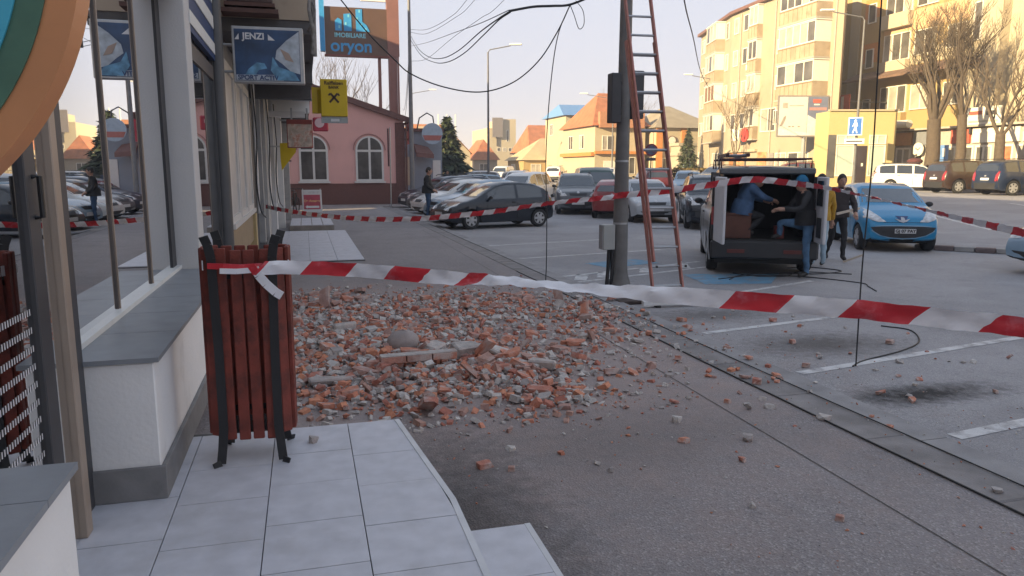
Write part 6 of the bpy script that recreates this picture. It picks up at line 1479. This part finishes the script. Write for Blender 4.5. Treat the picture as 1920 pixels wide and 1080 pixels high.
g = fsign('blue_square_sign', 'blue parking style sign panel between the bare trees', 6.6, 2.75, out=.9)
SB_(-.3, .3, -.5, .5).build('panel', mat('sky_sign_blue', (.12, .24, .50), .5), g); SB_(-.1, .12, -.2, .3, -.07, -.061).build('print_mark', M_frw, g); MB().tube([(0, 0, -.5), (0, 0, -2.15)], .03, 6).build('post', M_steel, g)
g = fsign('red_banner', 'vertical red and white banner on the facade left of the first tree', 2.0, 6.3, F=fB, out=3.3)
SB_(1.4, 2.5, -.7, .75).build('panel', mat('red_panel', ()), g); SB_(1.6, 1.9, -.6, .65, -.07, -.061).build('print_line', M_frw, g); MB().bx(2.4, 2.45, 0, 3.2, .2, .3).build('bracket', M_dark, g)
g = fsign('white_notice', 'white notice panel with grey lines under the red awning', 13.7, 2.6, out=.5)
SB_(-.5, .9, -1.0, 1.0).build('panel', M_frw, g)
for i in range(5): SB_(-.3, .7, .55 - i * .3, .65 - i * .3, -.067, -.061).build('print_line', M_grey, g)
# ---------------- billboard
bb = thing('billboard', 'large billboard with white left part and dark blue right part on a post', 'billboard', (33.3, 45.5, 0), R(-14))
MB().bx(-1.75, 1.75, -.08, .12, 3.95, 6.75).build('board', mat('billboard_frame', (.20, .18, .17), .6), bb)
SB_(-1.68, .28, 4.05, 6.65, -.09, -.081).build('white_poster', mat('white_poster_print', (.55, .53, .49), .6, var=.03), bb)
SB_(.30, 1.68, 4.05, 6.65, -.09, -.081).build('blue_poster', mat('slate_blue_poster', (.13, .15, .22), .6), bb)
pt = lambda poly, m_, nm='print_shape', y=-.094: MB().prism(poly, 0, .004, FR((0, y, 0), (1, 0, 0), (0, 0, 1))).build(nm, m_, bb)
pt([(.30, 5.45), (1.25, 4.95), (1.68, 4.9), (1.68, 4.05), (.30, 4.05)], mat('pale_grey_print', (.55, .56, .57), .6)); pt([(-1.68, 4.05), (.29, 4.05), (.29, 4.25), (-1.68, 4.5)], mat('pale_grey_print', ()))
pt([(-1.62, 4.65), (-1.35, 5.3), (-1.2, 5.4), (-1.2, 5.2), (-1.4, 4.75)], mat('warm_grey_print', (.26, .23, .20), .6)); pt([(.62, 6.25), (1.2, 6.25), (1.2, 6.5), (.62, 6.5)], mat('red_panel', ())); pt([(.4, 5.75), (1.6, 5.75), (1.6, 5.95), (.4, 5.95)], mat('dull_pink_print', (.38, .20, .19), .6)); pt([(.7, 6.1), (1.1, 6.1), (1.1, 6.18), (.7, 6.18)], M_frw)
for x in (-1.0, -.75, -.35): pt([(x, 4.62), (x + .16, 4.62), (x + .16, 4.7), (x, 4.7)], mat('warm_grey_print', ()))
pt([(-1.45, 5.9), (-1.1, 5.9), (-1.1, 6.25), (-1.45, 6.25)], M_cur); pt([(-1.0, 6.03), (.0, 6.03), (.0, 6.1), (-1.0, 6.1)], M_cur)
MB().tube([(.2, .1, .4), (.2, .1, 4.0)], .14, 10).build('post', M_grey, bb)

# ================================================================ mid-distance street: houses, roofs, trees
def house(name, label, x0, x1, y0, y1, h, m, roof=M_rooft, rh=2.0, hip=.3, ridge='x', wins=(), cat='house'):
    t = thing(name, label, cat, (0, 0, 0)); zb_ = zr(x0) - .1
    MB().bx(x0, x1, y0, y1, zb_, h).build('wall', m, t)
    e = .45; xm, ym = (x0 + x1) / 2, (y0 + y1) / 2
    if ridge == 'x': r0, r1 = (x0 + hip * (x1 - x0) * .5, ym), (x1 - hip * (x1 - x0) * .5, ym)
    else: r0, r1 = (xm, y0 + hip * (y1 - y0) * .5), (xm, y1 - hip * (y1 - y0) * .5)
    c = [(x0 - e, y0 - e), (x1 + e, y0 - e), (x1 + e, y1 + e), (x0 - e, y1 + e)]
    v = [(x, y, h + .003) for x, y in c] + [(*r0, h + rh), (*r1, h + rh)]
    fs = [(0, 1, 5, 4), (2, 3, 4, 5), (1, 2, 5), (3, 0, 4), (3, 2, 1, 0)] if ridge == 'x' else [(1, 2, 5, 4), (3, 0, 4, 5), (0, 1, 4), (2, 3, 5), (3, 2, 1, 0)]
    MB().add(v, fs).build('roof', roof, t)
    for (side, a, b_, z0, z1, pm_) in wins:                  # side 'W' faces -x, 'S' faces -y
        F = Face((x0, y1), (x0, y0)) if side == 'W' else Face((x0, y0), (x1, y0))
        F.window(t, a, b_, z0, z1, 2, .0, pm_)
    return t
cy = house('corner_house', 'yellow corner house with steep orange hipped roof behind the lamp column', 29.3, 35.0, 74, 84, 6.2, M_crm, M_rooft, 3.8, .8, 'x', [('W', 2, 3.4, 3.9, 5.4, M_gl), ('W', 5.5, 6.9, 3.9, 5.4, M_gl), ('S', .8, 2.0, 3.7, 5.2, M_gl), ('S', 3.2, 4.6, 1.2, 3.0, M_gl)])
MB().bx(29.2, 35.1, 73.6, 73.95, 3.3, 3.6).build('cornice', M_org, cy); MB().bx(29.6, 34.6, 73.4, 73.99, 6.0, 7.6).build('orange_gable_band', mat('terracotta_cladding', (.38, .18, .10), .8, var=.15), cy)
MB().bx(28.9, 29.28, 74, 84, 3.1, 3.5).build('cornice', M_org, cy)
MB().bx(30.3, 31.7, 73.93, 73.99, .7, 2.6).build('poster_window', M_frw, cy)
wing = house('cream_house', 'cream house with grey roof and a wall clock right of the lamp column', 35.6, 42.5, 72.5, 82, 6.0, M_crm, mat('weathered_grey_tiles', (.27, .23, .17), .9, var=.2, scale=1), 2.6, .9, 'x', [('S', 4.9, 6.1, 3.6, 5.3, M_gl), ('S', .7, 1.8, 1.2, 2.9, M_cur)])
MB().bx(38.4, 39.0, 72.35, 72.49, .5, 6.0).build('orange_pilaster', M_org, wing); MB().bx(35.5, 36.2, 72.3, 72.49, .5, 6.0).build('orange_pilaster', M_org, wing); MB().bx(41.9, 42.6, 72.3, 72.49, .5, 6.3).build('brown_pilaster', M_brnp, wing)
MB().lathe([(.5, 0), (.5, .06)], 16, 0, FR((37.3, 72.42, 4.7), (1, 0, 0), (0, 0, 1))).build('clock', M_brnp, wing); MB().lathe([(.4, .07), (.4, .09)], 16, 0, FR((37.3, 72.42, 4.7), (1, 0, 0), (0, 0, 1))).build('clock_face', M_frw, wing)
house('turret_house', 'small yellow turreted house with blue roof panel left of the corner house', 31.0, 35.5, 88, 96, 8.2, M_crm, mat('blue_roof_panel', (.12, .25, .48), .6), 1.6, .2, 'x', [('W', 2, 3.2, 6, 7.4, M_gl), ('S', 1.2, 2.4, 6.2, 7.8, M_cur)])
house('orange_roof_house', 'long low house with an orange tiled roof in mid distance', 31.5, 44, 104, 114, 4.0, M_crm, M_rooft, 4.2, .15, 'x', [('W', 2, 4, 1.2, 3.0, M_gl)])
house('pale_roof_house', 'low yellow house with a pale sand coloured hipped roof', 28.0, 37.5, 96, 104, 2.9, M_yel2, mat('sand_tiles', (.46, .36, .22), .9, var=.15, scale=.8), 3.0, .75, 'x', [('S', 1, 2.4, .9, 2.4, M_gl), ('W', 2, 4, .9, 2.4, M_gl)])
house('small_orange_house', 'small house with a steep orange roof before the yellow tower', 27.0, 31, 122, 130, 3.2, M_yel1, M_rooft, 3.4, .3, 'y', [('S', 1, 2.4, 1.0, 2.6, M_gl)])
tw = thing('yellow_tower_block', 'sunlit yellow office block with a grey billboard on its roof corner', 'building', (0, 0, 0))
MB().bx(33.4, 39.0, 139, 152, .3, 9.3).bx(36.2, 39.0, 139, 150, 9.3, 11.0).build('wall', M_crm, tw)
MB().bx(34.3, 36.3, 138.4, 138.7, 7.6, 11.2).build('billboard', mat('grey_brown_board', (.17, .15, .15), .7), tw); MB().bx(35.2, 35.4, 138.7, 139.2, 6, 8).build('bracket', M_dark, tw)
Ft = Face((33.4, 139), (39.0, 139))
for i in range(3): Ft.window(tw, 1.9 + i * 1.1, 2.6 + i * 1.1, 5.0, 5.7, 1)
Ft.window(tw, 3.7, 4.2, 6.8, 9.0, 1); Face((33.4, 152), (33.4, 139)).window(tw, 2, 10, 4.0, 7.0, 5)
oh = thing('orange_hall', 'orange brick hall with a pale panel behind white flagpoles', 'building', (0, 0, 0))
MB().bx(14.5, 19.5, 104, 118, -.2, 7.8).build('wall', mat('orange_brick_hall', (.42, .18, .085), .9, var=.15), oh); MB().prism([(19.5, 0), (20.6, 0), (20.3, 5.8), (19.5, 7.8)], -114, -104.2, FR((0, 0, 0), (1, 0, 0), (0, 0, 1))).build('side_roof', M_rooft, oh)
MB().bx(15.2, 17.8, 103.8, 103.99, 5.0, 7.5).build('pale_panel', M_crm, oh)
for i, x in enumerate((17.4, 18.55, 19.7)): tag(MB().tube([(x, 100, -.1), (x, 100, 8.9)], .07, 6).build('flagpole', M_frw), 'white flagpole before the orange hall, ' + ('left', 'middle', 'right')[i] + ' of the three', 'flagpole', 'white flagpoles')
gh = thing('white_gable_house', 'white gabled house behind the dark spruce', 'house', (0, 0, 0))
MB().prism([(15.5, -.2), (20.6, -.2), (20.6, 3.8), (18.0, 6.4), (15.5, 3.8)], -104, -95, FR((0, 0, 0), (1, 0, 0), (0, 0, 1))).build('wall', M_crm, gh)
MB().add([(20.9, 94.8, 3.6), (18.0, 94.8, 6.55), (18.0, 104, 6.55), (20.9, 104, 3.6), (15.2, 94.8, 3.6), (15.2, 104, 3.6)], [(0, 3, 2, 1), (1, 2, 5, 4)]).build('roof', M_rooft, gh)
for i in range(4):
    house('distant_house', 'low distant house with orange roof far down the street, ' + ('first', 'second', 'third', 'fourth')[i] + ' from the left', 21.5 + i * 3.6, 24 + i * 3.6, 165 + i * 5, 178 + i * 5, 3.2, M_crm if i % 2 else M_yel1, M_rooft, 2.6, .3, 'y')
tag(MB().bx(30, 60, 64.5, 71, .3, 1.0).build('low_wall', M_crm), 'low cream wall at the left foot of the apartment block', 'wall')
kio = thing('grey_kiosk', 'small grey stepped kiosk at the left corner of the apartment block', 'kiosk', (38.0, 70.2, .5))
MB().bx(-1.0, 1.2, 0, 2, 0, 2.6).bx(-1.2, 1.3, -.1, 2, 2.6, 2.9).bx(-.9, 1.2, 0, 2, 2.9, 3.6).bx(-1.1, 1.3, -.1, 2, 3.6, 3.9).build('walls', mat('beige_grey_board', (.34, .31, .25), .8, var=.1), kio)
MB().bx(-.5, .5, -.06, -.002, .6, 2.2).build('window', mat('pale_blue_poster', ()), kio)

# ---------------- trees
M_bark = mat('grey_brown_bark', (.085, .065, .048), .95, var=.3, scale=8, bump=.5, bscale=20); M_twig = mat('bare_twigs', (.095, .07, .048), .95, var=.2)
def bare_tree(lab, loc, h, spread, seed, tr=.22, fork=.35, lim=5, grp='bare pollarded street trees', depth=4):
    r_ = random.Random(seed); t = thing('bare_tree', lab, 'tree', loc, r_.uniform(0, 6), grp)
    T_ = MB(); zf = h * fork
    T_.tube([(0, 0, 0), (r_.gauss(0, .05), r_.gauss(0, .05), zf * .5), (0, 0, zf)], [tr * 1.15, tr, tr * .92], 9)
    B_ = MB(); tw_ = MB()
    def grow(p, d, L, r, k):
        pts = [p]; dd = d.copy()
        for i in range(3):
            dd = (dd + Vector((r_.gauss(0, .13), r_.gauss(0, .13), .10))).normalized(); pts.append(pts[-1] + dd * L / 3)
        (B_ if k > 1 else tw_).tube(pts, [r, r * .85, r * .68, r * (.5 if k > 1 else .3)], 6 if k > 2 else (5 if k == 2 else 3), cap=k > 1)
        if k == 0: return
        for j in range(r_.randint(3, 4) if k > 1 else r_.randint(5, 8)):
            q = pts[r_.choice((1, 2, 3, 3))] if k > 1 else pts[r_.choice((1, 2, 3, 3))]
            a = r_.uniform(0, 6.28); s_ = r_.uniform(.35, .8)
            nd = (dd + Vector((math.cos(a) * s_, math.sin(a) * s_, r_.uniform(0, .35)))).normalized()
            grow(q, nd, L * r_.uniform(.55, .8), max(.009, r * r_.uniform(.38, .55)), k - 1)
    for j in range(lim):
        a = 2 * math.pi * j / lim + r_.uniform(-.3, .3)
        grow(Vector((0, 0, zf * r_.uniform(.82, .99))), Vector((math.cos(a) * spread, math.sin(a) * spread, 1)).normalized(), h * (1 - fork) * (.46 if depth < 5 else .36), tr * .42, depth - 1)
    T_.build('trunk', M_bark, t, smooth=60); B_.build('limbs', M_bark, t, smooth=60); o = tw_.build('twigs', M_twig, t); o['kind'] = 'stuff'
    return t
bare_tree('bare pollarded tree with thick trunk left of the three by the right shops', (36.4, 37.3, .6), 11.4, .40, 11, .40, .36, 6, depth=5)
bare_tree('bare pollarded tree in the middle with forked trunk by the right shops', (36.5, 35.4, .6), 11.8, .42, 23, .27, .36, 5, depth=5)
bare_tree('low bare tree with crooked limbs near the red awning', (36.5, 32.8, .6), 7.6, .55, 37, .26, .40, 4)
bare_tree('thin bare tree before the sand yellow apartment block', (34.0, 54.9, .5), 7.6, .45, 41, .13, .30, 4, depth=4)
bare_tree('leafless tree tops far behind the cream house', (44, 98, .5), 12.5, .5, 5, .3, .3, 4, 'leafless trees on the skyline', 4)
bare_tree('leafless tree rising behind the pink house roof', (1.6, 56, -.1), 10.2, .45, 77, .2, .3, 5, 'leafless trees on the skyline', 4)
bare_tree('small leafless tree rising behind the pink house near the totem leg', (3.9, 58, -.1), 8.4, .4, 78, .16, .3, 4, 'leafless trees on the skyline', 4)
M_need = mat('spruce_needles', (.045, .065, .03), .9, var=.5, scale=3, dirt=((.10, .085, .035), 1.6, .5, .7))
def conifer(lab, loc, h, rad, seed, n=2600):
    r_ = random.Random(seed); t = thing('spruce_tree', lab, 'tree', loc)
    MB().tube([(0, 0, 0), (0, 0, h * .9)], [.16, .03], 8).build('trunk', M_bark, t)
    b = MB()
    for i in range(n):
        z = h * (1 - r_.random() ** .6 * .92); R_ = rad * (1 - z / h) * (1 + .22 * math.sin(z * 7 + seed)); a = r_.uniform(0, 6.28); q = R_ * r_.uniform(.35, 1.08)
        p = Vector((q * math.cos(a), q * math.sin(a), z - q * .25)); o_ = Vector((math.cos(a), math.sin(a), -.35 + r_.gauss(0, .3))); sd = Vector((-math.sin(a), math.cos(a), r_.gauss(0, .4)))
        L_ = r_.uniform(.18, .42) * rad / 1.6; W_ = L_ * r_.uniform(.25, .5)
        b.add([p - sd * W_, p + sd * W_, p + o_ * L_ + sd * W_ * .2], [(0, 1, 2)])
    o = b.build('crown', M_need, t); return t
conifer('dark green spruce standing beyond the pale shop row', (11.9, 64, -.1), 6.3, 2.5, 3, 3600)
conifer('green conifer right of the ladder by the cream house', (36.0, 66.5, .5), 5.2, 1.35, 9)
M_hedge = mat('dry_hedge_leaves', (.12, .085, .03), .95, var=.5, scale=2)
hg = MB(); r_ = random.Random(4)
for i in range(2500):
    x, y, z = r_.uniform(30.2, 34.6), r_.uniform(57, 59), r_.uniform(.4, 1.7); a = r_.uniform(0, 6.28)
    hg.add([(x, y, z), (x + .22 * math.cos(a), y + .22 * math.sin(a), z + r_.uniform(-.1, .15)), (x + r_.gauss(0, .1), y, z + .2)], [(0, 1, 2)])
tag(hg.build('hedge', M_hedge), 'dry brownish clipped hedge before the apartment block', 'hedge', kind='stuff')
# distant wooded ridge
rg = MB(); n = 60
for i in range(n + 1):
    x = -200 + 700 * i / n; z = 4 + 4 * math.sin(i * .37) + 3 * math.sin(i * .9 + 1); rg.v += [Vector((x, 640, -1)), Vector((x, 640 + 40, max(2, z) + 6)), Vector((x, 760, -1))]
for i in range(n): rg.f += [[3 * i, 3 * i + 3, 3 * i + 4, 3 * i + 1], [3 * i + 1, 3 * i + 4, 3 * i + 5, 3 * i + 2]]; rg.m += [0, 0]
tag(rg.build('hills', mat('hazy_hills', (.22, .20, .20), 1)), 'low hazy hills on the horizon', 'hills', kind='structure')
# terrace continuing behind the viewer: casts the long shade over the street
tb_ = thing('neighbour_building', 'plain building continuing the terrace behind the viewer', 'building', (-5, -30, 0))
MB().bx(-6, 3.9, -45, 16.9, 0, 9.4).build('wall', M_plaster, tb_)
add_haze()
